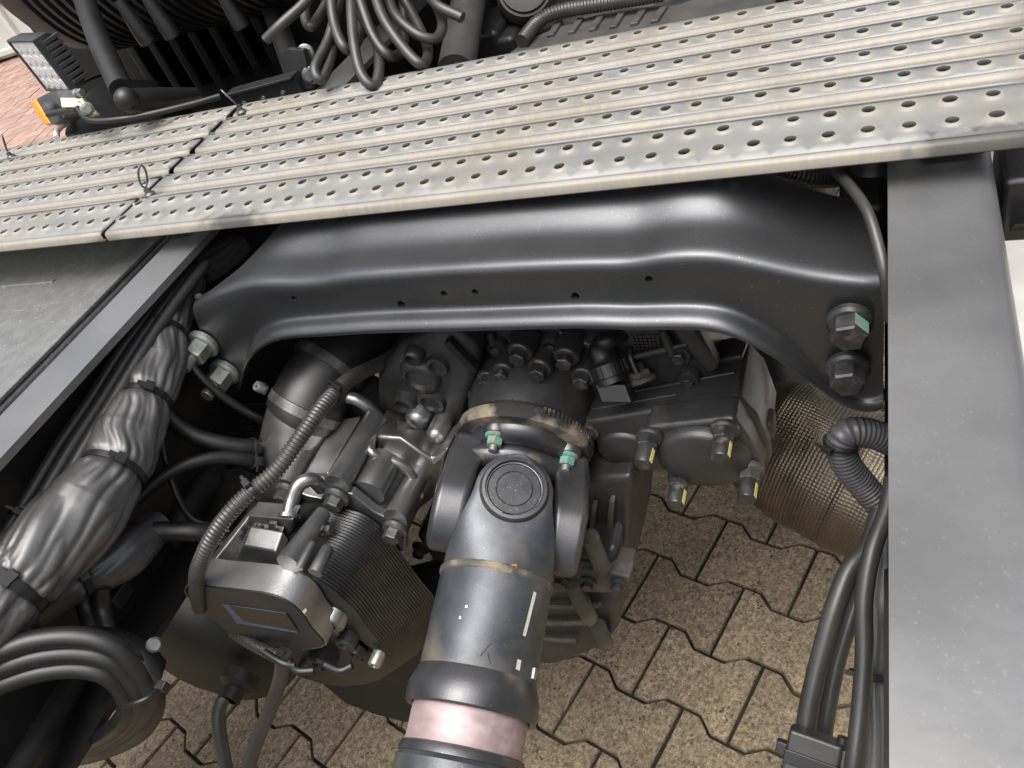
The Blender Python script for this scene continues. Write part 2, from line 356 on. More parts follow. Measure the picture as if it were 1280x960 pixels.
for i, (vis, d, p, a_) in enumerate(spots):
    M = Matrix.Translation(V((p.x, p.y, GZ + random.uniform(-.002, .002)))) @ Matrix.Rotation(ra + a_, 4, 'Z')
    if i < 280:
        q = bpy.data.objects.new('brick', BM); COL.objects.link(q); q.parent = red; q.matrix_basis = M
    else:
        b0 = len(g.v); g.v += [tuple(M @ v.co) for v in BM.vertices]; g.f += [tuple(b0 + k for k in f.vertices) for f in BM.polygons]
if g.v: struct(g.build('brick_field', 'red_brick', red, smooth=False), 'stuff')

# ================================================================ CHASSIS
GR, WF, HR = .344, .065, .262
def rail(side, label):
    t = thing('chassis_rail', label, 'chassis rail', V((side * (GR + WF / 2), -.3, -HR)), 'chassis rails')
    y0, y1 = -1.5, 1.7; th = .008; R = .014; xi, xo = GR, GR + WF + (.0045 if side > 0 else 0)
    def sec():
        p = [(xi, 0), (xo - R, 0)] + [(xo - R + R * math.sin(a), -R + R * math.cos(a)) for a in [math.pi / 2 * k / 6 for k in range(1, 7)]]
        p += [(xo, -HR + R)] + [(xo - R + R * math.cos(a), -HR + R - R * math.sin(a)) for a in [math.pi / 2 * k / 4 for k in range(1, 5)]] + [(xi, -HR)]
        q = [(xi, -HR + th), (xo - th, -HR + th)]; return p + q
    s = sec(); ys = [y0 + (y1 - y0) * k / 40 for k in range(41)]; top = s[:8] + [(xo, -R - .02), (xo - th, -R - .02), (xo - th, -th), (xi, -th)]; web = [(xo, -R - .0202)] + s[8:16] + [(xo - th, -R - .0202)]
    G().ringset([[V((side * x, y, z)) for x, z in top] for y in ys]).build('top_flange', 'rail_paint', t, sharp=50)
    G().ringset([[V((side * x, y, z)) for x, z in web] for y in ys]).build('web', 'black_dirt_shade', t, sharp=50)  # same rail; web coloured near black to stand in for the shade inside
    return t
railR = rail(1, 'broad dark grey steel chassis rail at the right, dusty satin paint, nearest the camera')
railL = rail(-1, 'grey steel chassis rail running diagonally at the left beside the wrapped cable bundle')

# ---- pressed steel cross member
PAIR = [((238, 383), (270, 484)), ((249, 377), (288, 494)), ((264, 369), (300, 488)), ((282, 361), (303, 463)), ((300, 355), (312, 443)), ((320, 352), (331, 427)),
        ((357, 353), (357, 420)), ((397, 351), (403, 418)), ((422, 344), (449, 414)), ((495, 340), (520, 412)), ((620, 332), (620, 410)), ((740, 328), (740, 406)),
        ((785, 329), (780, 410)), ((830, 319), (850, 408)), ((880, 318), (899, 411)), ((909, 321), (934, 425)), ((958, 331), (985, 455)), ((1008, 343), (1024, 485)),
        ((1057, 350), (1057, 508)), ((1090, 352), (1088, 514)), ((1105, 352), (1104, 508))]
YF = -.41
def cross_member():
    t = thing('cross_member', 'black pressed steel cross member arching between the two chassis rails', 'cross member', V((0, YF, -.1)))
    cols = []
    for i, (a, b) in enumerate(PAIR):
        flare = 1.0 if 4 <= i <= 16 else .35; B = on(*a, 1, YF); L = on(*b, 1, YF - .02 * flare - .001); x = B.x
        e = max(0, 1 - abs(x - .015) / .29); bead = .026 * min(1, e * 3.4) ** 1.1
        jog = .006 if i in (0, 1, 2, 3, 4, 5, 6, 7, 12, 13, 14, 15, 16, 17, 18, 19, 20) else 0
        end = abs(x) > .30
        tb = [(0, -.285), (.20, -.285), (.25, -.286), (.30, -.286), (.332, -.290), (.346, -.302)] if x > 0 else [(0, -.285), (.20, -.287), (.24, -.296), (.28, -.318), (.312, -.346), (.346, -.380)]
        yk = next(p[1] + (q[1] - p[1]) * (abs(x) - p[0]) / (q[0] - p[0]) for p, q in zip(tb, tb[1:]) if abs(x) <= q[0] + 1e-6 or q is tb[-1])
        sy = (yk - YF) / (-.285 - YF); T = lambda y_, dz: V((x - (.016 if x > 0 else .034) * max(0, abs(x) - .25) / .09 * (1 if x > 0 else -1) * (y_ - YF) / .125, YF + (y_ - YF) * sy, B.z + dz))
        col = [T(-.283, -.03), T(-.286, -.004), T(-.298, bead * .92), T(-.328, bead), T(-.346, bead * .72), T(-.366, .002 + bead * .08), T(-.380, .0015), V((x, YF + .017, B.z + .0005)), V((x, YF + .0005, B.z - .001)), V((x + (L.x - x) * .15, YF + .0, B.z - .018))]
        F = lambda k, yy: V((B.x + (L.x - B.x) * k, yy, B.z + (L.z - B.z) * k))
        big = (B.z - L.z) > .085
        k1, k2 = (.55, .80) if not big else (.6, .86)
        k3 = 1 - .006 / max(.05, (B.z - L.z))
        flare = 1.0 if 4 <= i <= 16 else .35
        col += [F(k1 * .6, YF), F(k1, YF), F(k2, YF - .001), F((k2 + k3) / 2 + .04, YF - .004 * flare), F(k3, YF - .014 * flare - .001), F(1, YF - .02 * flare - .001), F(1 + .004 / max(.05, (B.z - L.z)), YF - .02 * flare)]
        cols.append(col)
    nr = len(cols[0]); v = [tuple(q) for c in cols for q in c]; f = []
    for i in range(len(cols) - 1):
        for j in range(nr - 1): f.append((i * nr + j, (i + 1) * nr + j, (i + 1) * nr + j + 1, i * nr + j + 1))
    me = bpy.data.meshes.new('tmp'); me.from_pydata(v, [], f); me.update()
    bm = bmesh.new(); bm.from_mesh(me); bmesh.ops.recalc_face_normals(bm, faces=bm.faces); bm.to_mesh(me); bm.free()
    o = bpy.data.objects.new('tmp', me); COL.objects.link(o)
    q = o.modifiers.new('s', 'SUBSURF'); q.levels = q.render_levels = 3
    q = o.modifiers.new('t', 'SOLIDIFY'); q.thickness = .006; q.offset = -1
    # punched holes
    cg = G()
    for px, py, r in ((368, 373, 4), (502, 380, 5.5), (555, 367, 4.5), (594, 365, 4.5), (719, 370, 6), (811, 349, 5)):
        P = on(px, py, 1, YF); d = (P - CP).dot(V(RC[2])); cg.lathe(P - Y * .03, Y, [(r * d / FPX, 0), (r * d / FPX, .06)], 20)
    cme = bpy.data.meshes.new('cut'); cme.from_pydata(cg.v, [], cg.f); bm = bmesh.new(); bm.from_mesh(cme); bmesh.ops.recalc_face_normals(bm, faces=bm.faces); bm.to_mesh(cme); bm.free()
    cu = bpy.data.objects.new('cut', cme); COL.objects.link(cu)
    q = o.modifiers.new('b', 'BOOLEAN'); q.object = cu; q.operation = 'DIFFERENCE'; q.solver = 'EXACT'
    dg = bpy.context.evaluated_depsgraph_get(); fin = bpy.data.meshes.new_from_object(o.evaluated_get(dg)); fin.name = 'beam'
    bpy.data.objects.remove(o); bpy.data.objects.remove(cu); fin.materials.clear()
    mesh_obj('beam', fin, 'chassis_paint', t, sharp=40)
    # bolts: two with heads at the right, two nuts with stud ends at the left
    for (px, py), m in (((1062, 402), 'bolt_black'), ((1060, 460), 'bolt_black')):
        b = hexbolt(t, on(px, py, 1, YF - .006), -Y, .023, .017, m, washer=.0165, rot=.2)
    P = on(1062, 402, 1, YF - .006); x, y, a = frame(-Y); R = .023 / math.sqrt(3)
    for (px, py) in ((254, 430), (281, 465)):
        hexbolt(t, on(px, py, 1, YF - .004), -Y, .024, .020, 'bolt_zinc', washer=.0185, shank=(.0075, .017), rot=.3, name='nut')
    # paint mark on the flank of the upper right head
    q = [P - Y * (.004 + h) + (x * math.cos(w) + y * math.sin(w)) * (R * 1.012) for h, w in ((0, .2), (.013, .2), (.013, .2 + math.pi / 3), (0, .2 + math.pi / 3))]
    g = G().prism(q, V((.0002, 0, .0003))); g.build('paint_mark', 'teal_mark', t, smooth=False)
    return t
cross_member()

# ================================================================ WALKWAY of galvanised planks
ZT = .034
def plank_mesh(x0, x1, yf, yb, rows, pitch, phase, front_lip):
    """one pressed plank: rounded front edge, flat top with flanged round holes, rear edge; x0..x1 along the truck's width"""
    v = []; f = []; film = []
    R = .0065; drop = .0165
    if front_lip: R = .0050; drop = .0120
    def add(p, fl=0): v.append(tuple(p)); film.append(fl); return len(v) - 1
    # front profile (y, z, film)
    pf = [(yf + R * .9, ZT - drop, .6), (yf + .002, ZT - drop + .001, .8), (yf, ZT - R - .004, 1), (yf + R * .13, ZT - R * .55, 1), (yf + R * .45, ZT - R * .17, .9), (yf + R, ZT, .35), (yf + R + .002, ZT, 0)]
    xs = [x0 + (x1 - x0) * k / max(1, int((x1 - x0) / .03)) for k in range(max(1, int((x1 - x0) / .03)) + 1)]
    def strip(prof):
        rows_ = [[add((x, p[0], p[1]), p[2]) for x in xs] for p in prof]
        for a, b in zip(rows_, rows_[1:]):
            for i in range(len(xs) - 1): f.append((a[i], a[i + 1], b[i + 1], b[i]))
    strip(pf)
    strip([(yb - .002, ZT, 0), (yb - R * .6, ZT, 0), (yb - R * .2, ZT - R * .3, .3), (yb, ZT - R, .5), (yb, ZT - drop, .5), (yb + R * .4, ZT - drop - .001, .5)] if False else [(yb - .004, ZT, 0), (yb - .0012, ZT - .001, .2), (yb, ZT - .004, .5), (yb + .001, ZT - drop + .003, .6), (yb + .004, ZT - drop + .001, .6), (yb + .019, ZT - drop + .001, .6)])
    # top: bands of cells each with a hole
    ya = yf + R + .002; ye = yb - .004; cut = [ya] + [(p + q) / 2 for p, q in zip(rows, rows[1:])] + [ye]
    for bi, cy in enumerate(rows):
        y0, y1 = cut[bi], cut[bi + 1]; cs = []
        k = math.floor((x0 - phase) / pitch) - 1
        while phase + k * pitch < x1 - .008:
            if phase + k * pitch > x0 + .008: cs.append(phase + k * pitch)
            k += 1
        bounds = [x0] + [(p + q) / 2 for p, q in zip(cs, cs[1:])] + [x1]
        lim = min(cy - y0, y1 - cy) * .97
        for c, a, b in zip(cs, bounds, bounds[1:]):
            N = 20; outl = []; jz = random.uniform(-.0003, .0004); js = random.uniform(.94, 1.06)
            for q in range(N):
                w = 2 * math.pi * (q + .5) / N; dx, dy = math.cos(w), math.sin(w)
                sx = ((b - c) if dx > 0 else (c - a)) / max(1e-6, abs(dx)); sy = ((y1 - cy) if dy > 0 else (cy - y0)) / max(1e-6, abs(dy)); s_ = min(sx, sy)
                outl.append((c + dx * s_, cy + dy * s_))
            for cx_, cy_ in ((a, y0), (b, y0), (b, y1), (a, y1)):
                i = min(range(N), key=lambda i: (outl[i][0] - cx_) ** 2 + (outl[i][1] - cy_) ** 2); outl[i] = (cx_, cy_)
            rings = [[add((p[0], p[1], ZT), 0) for p in outl]]
            for rr, dz, fl in ((.0094, 0, .15), (.0080, .0004, .4), (.0066, .0014, .7), (.0056, .0020, .5), (.0048, .0018, .15), (.0046, -.004, 0)):
                rr = min(rr * js, lim); dz = dz + jz if 0 < dz else dz
                rings.append([add((c + math.cos(2 * math.pi * (q + .5) / N) * rr, cy + math.sin(2 * math.pi * (q + .5) / N) * rr, ZT + dz), fl) for q in range(N)])
            for r0, r1 in zip(rings, rings[1:]):
                for q in range(N): f.append((r0[q], r0[(q + 1) % N], r1[(q + 1) % N], r1[q]))
    me = bpy.data.meshes.new('plank'); me.from_pydata(v, [], f); me.update()
    at_ = me.attributes.new('film', 'FLOAT', 'POINT'); gr_ = me.attributes.new('grime', 'FLOAT', 'POINT')
    for i, q in enumerate(film):
        at_.data[i].value = q; x, y, z = v[i]
        g1 = max(0, 1 - abs(x + .265) / .075) if front_lip else 0; g2 = max(0, min(1, (x - .33) / .06)) if front_lip else 0
        gr_.data[i].value = max(g1, g2) * max(0, min(1, (-.335 - y) / .010))
    bm = bmesh.new(); bm.from_mesh(me); bmesh.ops.remove_doubles(bm, verts=bm.verts, dist=2e-5); bmesh.ops.recalc_face_normals(bm, faces=bm.faces)
    if sum(q.normal.z for q in bm.faces) < 0: bmesh.ops.reverse_faces(bm, faces=bm.faces)
    bm.to_mesh(me); bm.free(); return me
# y of the plank fronts, from the photograph's lines at the walkway's height
YFR = [-.3565, -.272, -.225, -.179, -.1335, -.0905]; YBK = [-.283, -.236, -.190, -.143, -.098, -.052]
ROWS = [(-.3285, -.2985), (-.2500,), (-.2035,), (-.1575,), (-.1125,), (-.0695,)]
def walkway(x0, x1, label):
    t = thing('walkway_panel', label, 'walkway', V(((x0 + x1) / 2, -.2, ZT - .022)), 'walkway panels')
    for i, (a, b) in enumerate(zip(YFR, YBK)):
        me = plank_mesh(x0 + .001 * i, x1, a, b, ROWS[i], .0267, .3040 - .0022 * i, i == 0)
        o = mesh_obj('plank', me, 'galv', t, sharp=50)
        q = o.modifiers.new('t', 'SOLIDIFY'); q.thickness = .0025; q.offset = -1
    for xx in (x0 + .06, x1 - .06): G().box(V((xx, -.208, ZT - .0265)), X * .02, Y * .118, Z * .003).build('support_bar', 'black_steel', t, bev=.001)
    return t
wr = walkway(-.452, .446, 'right galvanised perforated walkway panel, the long one over the cross member')
wl = walkway(-1.10, -.460, 'left galvanised perforated walkway panel, reaching the edge of the picture')
for px, py, lab in ((187, 243, 'steel spring pin standing at the panel joint nearest the camera'), (302, 140, 'steel spring pin standing at the far end of the panel joint'), (14, 196, 'steel spring pin at the far left end of the walkway')):
    P = on(px, py, 2, ZT + .001); t = thing('spring_pin', lab, 'pin', P, 'spring pins on the walkway')
    G().lathe(P - Z * .004, Z, [(.007, 0), (.007, .005), (.004, .007), (.003, .012)], 14).build('pin_head', 'bolt_dark', t)
    u = (X * .35 + Y * .2 + Z).normalized() if py != 140 else (X * -.5 + Z).normalized()
    s_ = (X * .75 - Y * .65).normalized() if py != 243 else (X * .3 + Y * .95).normalized()
    ring = [P + Z * .008 + u * (.015 - .013 * math.cos(w)) + s_ * .0055 * math.sin(w) for w in [2 * math.pi * k / 24 for k in range(25)]]
    G().tube(ring, .0013, 8).build('wire_loop', 'bolt_dark', t, sharp=70)

# ================================================================ PROPELLER SHAFT
SA = V((-.003, -.551, -.286)); SD = V((.003, -.063, -.015)).normalized()     # axis, pointing to the rear
def sp(y): return SA + SD * ((y - SA.y) / SD.y)
SN = (CP - SA); SN = (SN - SD * SN.dot(SD)).normalized(); SN = (SN + SD.cross(SN) * -.0).normalized(); SE = SD.cross(SN)
JC = sp(-.474)
def prop_shaft():
    t = thing('propeller_shaft', 'black propeller shaft with universal joint in the middle of the chassis', 'shaft', sp(-.6))
    h = lambda y: (y - SA.y) / SD.y
    lt = lambda name, mat, prof, seg=64, sh=30: G().lathe(SA, SD, [(r, h(y)) for r, y in prof], seg, up=SN).build(name, mat, t, sharp=sh)
    tube_ = lt('tube', 'shaft_paint', [(.050, -.546), (.0555, -.552), (.0555, -.640)])
    lt('weld_seam', 'weld_dirt', [(.0545, -.5445), (.0568, -.5465), (.0572, -.549), (.0568, -.5515), (.0545, -.554)])
    lt('seal_collar', 'yoke_paint', [(.0558, -.637), (.0575, -.641), (.0595, -.646), (.0615, -.652), (.0618, -.662), (.0608, -.668), (.0590, -.670), (.0555, -.669), (.054, -.664)])
    lt('slip_tube', 'pink_steel', [(.052, -.660), (.0535, -.669), (.0535, -.701), (.052, -.704)])
    lt('dust_ring', 'yoke_paint', [(.0530, -.699), (.0562, -.7005), (.0575, -.704), (.0575, -.708), (.055, -.7085)])
    lt('rear_tube', 'shaft_paint', [(.0545, -.7065), (.0585, -.712), (.0585, -1.25)])
    # yoke of the shaft: taper and two ears round the cross
    def ear(nn):
        re, wb, L = .0385, .0540, (sp(-.547) - JC).dot(SD); rows = []; base = []
        al = [-re * math.cos(math.pi / 2 * k / 8) for k in range(0, 8)] + [L * k / 12 for k in range(13)]
        for a_ in al:
            k = max(0, a_ / L); w = math.sqrt(max(1e-8, re * re - a_ * a_)) if a_ < 0 else re + (wb - re) * (k * k * (3 - 2 * k)) ** .8
            row = []
            for i in range(17):
                c = math.sin(math.pi / 2 * (i - 8) / 8); e = w * c; hh = .0566 - .004 * abs(c) ** 8 - (.006 if a_ <= -re * .999 else 0)
                ht = math.sqrt(max(0, .0556 ** 2 - e * e)); q = k ** 1.6; row.append((a_, e, hh * (1 - q) + ht * q))
            rows.append(row)
        P_ = lambda r: JC + SD * r[0] + SE * r[1] + nn * r[2]
        g = G(); g.ringset([[P_(r) for r in row] for row in rows], closed=False)
        edge = [row[0] for row in rows] + [q for q in rows[-1][1:-1]] + [row[-1] for row in rows[::-1]]
        lowr = [P_((r[0], r[1], min(.012, r[2] - .001))) for r in edge]; g.ringset([[P_(r) for r in edge], lowr], cap=False)
        g.f.append(tuple(range(len(g.v) - len(lowr), len(g.v))))
        return g
    for sgn in (1, -1):
        g = ear(SN * sgn)
        me = bpy.data.meshes.new('yoke_ear'); me.from_pydata(g.v, [], g.f); bm = bmesh.new(); bm.from_mesh(me); bmesh.ops.remove_doubles(bm, verts=bm.verts, dist=1e-5); bmesh.ops.recalc_face_normals(bm, faces=bm.faces); bm.to_mesh(me); bm.free()
        mesh_obj('yoke_ear', me, 'shaft_paint', t, sharp=48)
        P = JC + SN * sgn * .0590
        G().lathe(P, SN * sgn, [(.0355, -.008), (.0338, -.002), (.0330, .001), (.0318, .0026), (.0288, .0028), (.0280, .0005), (.0275, -.004), (.0265, -.0045)], 48).build('ear_rim', 'yoke_paint', t, sharp=40)
        c = G().lathe(P, SN * sgn, [(.0268, -.012), (.0268, -.0022), (.0255, -.0008), (.0185, -.0006), (.0178, -.0014), (.0170, -.0004), (.001, -.0002)], 48).build('bearing_cap', 'cap_face', t, sharp=35)
        a0 = SE.cross(SN * sgn)
        ring = [P + (SE * math.cos(w) + SD * math.sin(w)) * .0272 - SN * sgn * .0012 for w in [(-1.45 + 5.9 * k / 40) + math.pi for k in range(41)]]
        G().tube(ring, .0011, 6).build('snap_ring', 'bolt_dark', c, sharp=70)
    G().lathe(SA, SD, [(.030, h(-.520)), (.0435, h(-.528)), (.0535, h(-.544)), (.0535, h(-.551))], 64, up=SN).build('yoke_base', 'shaft_paint', t)
    # the joint cross
    g = G(); g.lathe(JC - SN * .045, SN, [(.0165, 0), (.0165, .09)], 20); g.build('joint_cross', 'black_dirt_shade', t)
    G().lathe(JC - SE * .06, SE, [(.0165, 0), (.0165, .12)], 20).build('joint_cross', 'black_dirt_shade', t)
    # flange yoke
    FY = -.406; FC = sp(FY); hF = h(FY)
    fl = G().lathe(SA, SD, [(.05, hF - .016), (.0735, hF - .015), (.0745, hF - .008), (.0745, hF - .003), (.0725, hF), (.03, hF + .001)], 72, up=SN).build('flange', 'flange_dirty', t, sharp=35)
    g = G()
    for k in range(96):      # toothed rim on one side of the flange
        w = 2 * math.pi * k / 96
        if not 3.6 < w < 6.1: continue
        u = SN * math.cos(w) + SE * math.sin(w); v_ = SD.cross(u)
        g.box(FC - SD * .0125 + u * .0745, u * .0016, v_ * .0013, SD * .0035)
    struct(g.build('toothed_rim', 'flange_dirty', fl, smooth=False), 'stuff')
    g = G(); g.lathe(SA, SD, [(.058, hF - .001), (.057, hF + .005), (.052, hF + .011), (.042, hF + .014), (.02, hF + .010)], 48, up=SN); g.build('yoke_saddle', 'yoke_paint', t, sharp=60)
    FP = lambda e, n_, d_: FC + SE * e + SN * n_ + SD * d_
    G().tube(spl([FP(.062, -.004, .016), FP(.046, .010, .020), FP(.026, .019, .020), FP(0, .023, .018), FP(-.026, .017, .020), FP(-.048, .006, .020), FP(-.064, -.006, .016)], 6), .0125, 16).build('yoke_bridge', 'yoke_paint', t, sharp=70)
    for sgn in (1, -1):
        ee = SE * sgn; prof = []
        # side arm: outline in (axis, SN) with round end, thick along SE
        loopi = []; loopo = []; Lf = (FC - JC).dot(SD)
        shp = [(Lf, .021), (Lf * .7, .021), (Lf * .35, .029)] + [(.058 * math.sin(w), .039 * math.cos(w)) for w in [math.pi * k / 12 for k in range(13)]] + [(Lf * .35, -.034), (Lf * .7, -.036), (Lf, -.040)]
        for a_, b_ in shp:
            k = max(0, a_ / Lf)
            loopi.append(JC + SD * a_ + SN * b_ + ee * (.042 - .014 * k * k)); loopo.append(JC + SD * a_ + SN * b_ + ee * (.0775 - .010 * k * k * (b_ / .036) ** 2 - .002 * k))
        G().loft(loopi, loopo).build('flange_yoke_arm', 'yoke_paint', t, bev=.008, seg=4)
        G().lathe(JC + ee * .0775, ee, [(.026, -.003), (.026, .0005), (.022, .0012), (.001, .0012)], 32).build('bearing_cap', 'cap_face', t)
    for px, py in ((619, 549), (709, 574)):
        P = onp(px, py, FC + SD * .012, SD) - SD * .006
        u = P - FC; u = u - SD * u.dot(SD)
        G().lathe(P - SD * .012, SD, [(.0145, 0), (.0145, .011), (.013, .014)], 20).build('bolt_seat', 'yoke_paint', t)
        hexbolt(t, P + SD * .002, SD, .0150, .0095, 'teal_mark', washer=.0115, shank=(.0048, .008), name='nut', smat='bolt_zinc', rot=.1)
        P2 = FC - u; hexbolt(t, P2 + SD * .002, SD, .0150, .0095, 'teal_mark', washer=.0115, shank=(.0048, .008), name='nut', smat='bolt_zinc')
    # balance plate and marks on the tube
    def patch(px, py, w, l, mat, name, thick=.0012, tilt=0):
        P = W(px, py, .70); r = ray(px, py).normalized()
        # meet the tube
        d0 = CP - SA; rp = r - SD * r.dot(SD); dp = d0 - SD * d0.dot(SD); A_ = rp.dot(rp); B_ = 2 * rp.dot(dp); C_ = dp.dot(dp) - .0556 ** 2
        disc = B_ * B_ - 4 * A_ * C_
        if disc < 0: return
        P = CP + r * ((-B_ - math.sqrt(disc)) / (2 * A_)); u = P - SA; u = (u - SD * u.dot(SD)).normalized(); s_ = SD.cross(u)
        d = (SD * math.cos(tilt) + s_ * math.sin(tilt)); s_ = u.cross(d)
        G().box(P + u * (thick * .2), d * l / 2, s_ * w / 2, u * thick / 2).build(name, mat, t, bev=.0003, seg=1)
    patch(662, 767, .0042, .042, 'white_print', 'paint_stroke', .0005, .1)
    patch(648, 831, .005, .009, 'white_print', 'paint_stroke', .0006); patch(668, 843, .011, .010, 'bolt_zinc', 'balance_weight', .003)
    patch(607, 812, .0012, .014, 'black_steel', 'chalk_line', .0004, .5); patch(611, 822, .0012, .010, 'black_steel', 'chalk_line', .0004, -.45)
    patch(640, 709, .005, .010, 'rust', 'rust_spot', .0008, 1.2); 
    patch(583, 758, .0025, .0025, 'white_print', 'paint_stroke', .0005); patch(492 + 83, 772, .002, .003, 'white_print', 'paint_stroke', .0005)
    return t
prop_shaft()

# ================================================================ GEARBOX behind the joint
def gearbox():
    t = thing('gearbox', 'black cast gearbox housing behind the propeller shaft flange, with hex bolts', 'gearbox', V((0, -.25, -.45)))
    yb = -.335
    body = YP([(592, 470), (560, 446), (600, 412), (640, 396), (760, 392), (850, 400), (880, 420), (900, 470), (890, 560), (760, 610), (660, 600), (590, 560)], yb)
    G().prism(body, Y * .85).build('rear_wall', 'cast_dark', t, bev=.012, seg=3)
    # bearing dome round the output shaft
    c = sp(-.345)
    G().lathe(c, -SD * -1, [(.072, -.01), (.069, .012), (.067, .030), (.066, .040), (.062, .042)], 48, up=SN).build('bearing_cover', 'cast_dark', t, sharp=50)
    G().lathe(sp(-.375), SD, [(.066, 0), (.066, .018)], 48).build('seal_ring', 'black_dirt_shade', t)
    G().lathe(sp(-.392), SD, [(.071, 0), (.073, .002), (.073, .006), (.06, .007)], 48).build('seal_ring', 'bolt_dark', t)
    # bolt towers and bolts of the wall
    for px, py, L_ in ((611, 474, .05), (630, 464, .07), (675, 460, .07), (598, 496, .03), (729, 470, .03), (650, 440, .05), (708, 446, .04)):
        P = on(px, py, 1, yb - .030)
        G().lathe(P + Y * L_, -Y, [(.017, 0), (.0145, L_ * .6), (.0135, L_)], 20).build('bolt_tower', 'cast_dark', t)
        hexbolt(t, P, -Y, .0150, .011, 'bolt_black', washer=.0125, rot=random.random())
    for px, py, r in ((655, 424, .012), (690, 428, .010), (745, 430, .012), (850, 440, .011), (862, 470, .009), (622, 432, .010), (585, 448, .010)):
        P = on(px, py, 1, yb - .004); G().lathe(P + Y * .004, -Y, [(r * 1.3, 0), (r * 1.2, .008), (r, .011)], 18).build('boss', 'cast_dark', t, sharp=50); hexbolt(t, P - Y * .006, -Y, r * 1.1, .006, 'bolt_black', rot=random.random())
    for a, b, r in (((612, 415), (628, 462), .006), (((664, 412), (676, 455), .007)), ((700, 415), (760, 440), .005), ((828, 412), (846, 452), .006), ((770, 452), (860, 430), .004), ((560, 470), (590, 520), .006), ((500, 445), (530, 425), .005)):
        p, q = on(*a, 1, yb - .006), on(*b, 1, yb - .010); G().tube([p, p.lerp(q, .5), q], [r * .7, r, r * .8], 10).build('rib', 'cast_dark', t, sharp=70)
    G().prism(YP([(828, 400), (872, 415), (900, 462), (885, 470), (850, 430)], yb - .012), Y * .02).build('cast_shoulder', 'cast_dark', t, bev=.005, seg=2)
    # ribs of the wall, deep in the shade
    for a, b in (((588, 425), (602, 470)), ((640, 418), (655, 440)), ((716, 420), (742, 462))):
        p, q = on(*a, 1, yb - .004), on(*b, 1, yb - .004); d = (q - p); 
        G().box((p + q) / 2, d / 2, Y * .008, d.cross(Y).normalized() * .004).build('rib', 'cast_dark', t, bev=.002)
    # embossed grid on the upper right of the wall
    g = G(); O = on(808, 430, 1, yb - .002)
    for i in range(7):
        for j in range(6):
            g.box(O + X * (i - 3) * .0042 + Z * (j - 2.5) * .0042, X * .0015, Y * .0008, Z * .0015)
    struct(g.build('embossed_grid', 'cast_dark', t, smooth=False), 'stuff')
    # left flank casting with pockets, between gearbox wall and cooler
    fl = YP([(500, 430), (560, 405), (600, 440), (594, 470), (566, 560), (530, 600), (470, 560), (470, 470)], -.37)
    G().prism(fl, Y * .3).build('side_casting', 'cast_dark', t, bev=.010, seg=3)
    for px, py, r, L_ in ((526, 468, .022, .012), (540, 500, .016, .010), (508, 500, .014, .014), (548, 455, .012, .01), (520, 440, .010, .016)):
        P = on(px, py, 1, -.37); G().lathe(P + Y * .004, -Y, [(r * 1.25, 0), (r * 1.1, L_ * .5), (r, L_), (r * .7, L_ * 1.1), (r * .6, L_ * .7)], 20).build('boss', 'cast_dark', t, sharp=60)
    g = G(); p, q = on(560, 424, 1, -.374), on(596, 462, 1, -.374); d = q - p
    g.box((p + q) / 2, d / 2, Y * .006, d.cross(Y).normalized() * .0045); g.build('rib', 'black_dirt_shade', t, bev=.002)
    # lower grey sump, dirty
    lo = YP([(690, 640), (720, 590), (782, 600), (790, 640), (770, 790), (755, 812), (690, 835), (655, 830), (640, 740)], -.42)
    return t
gearbox()
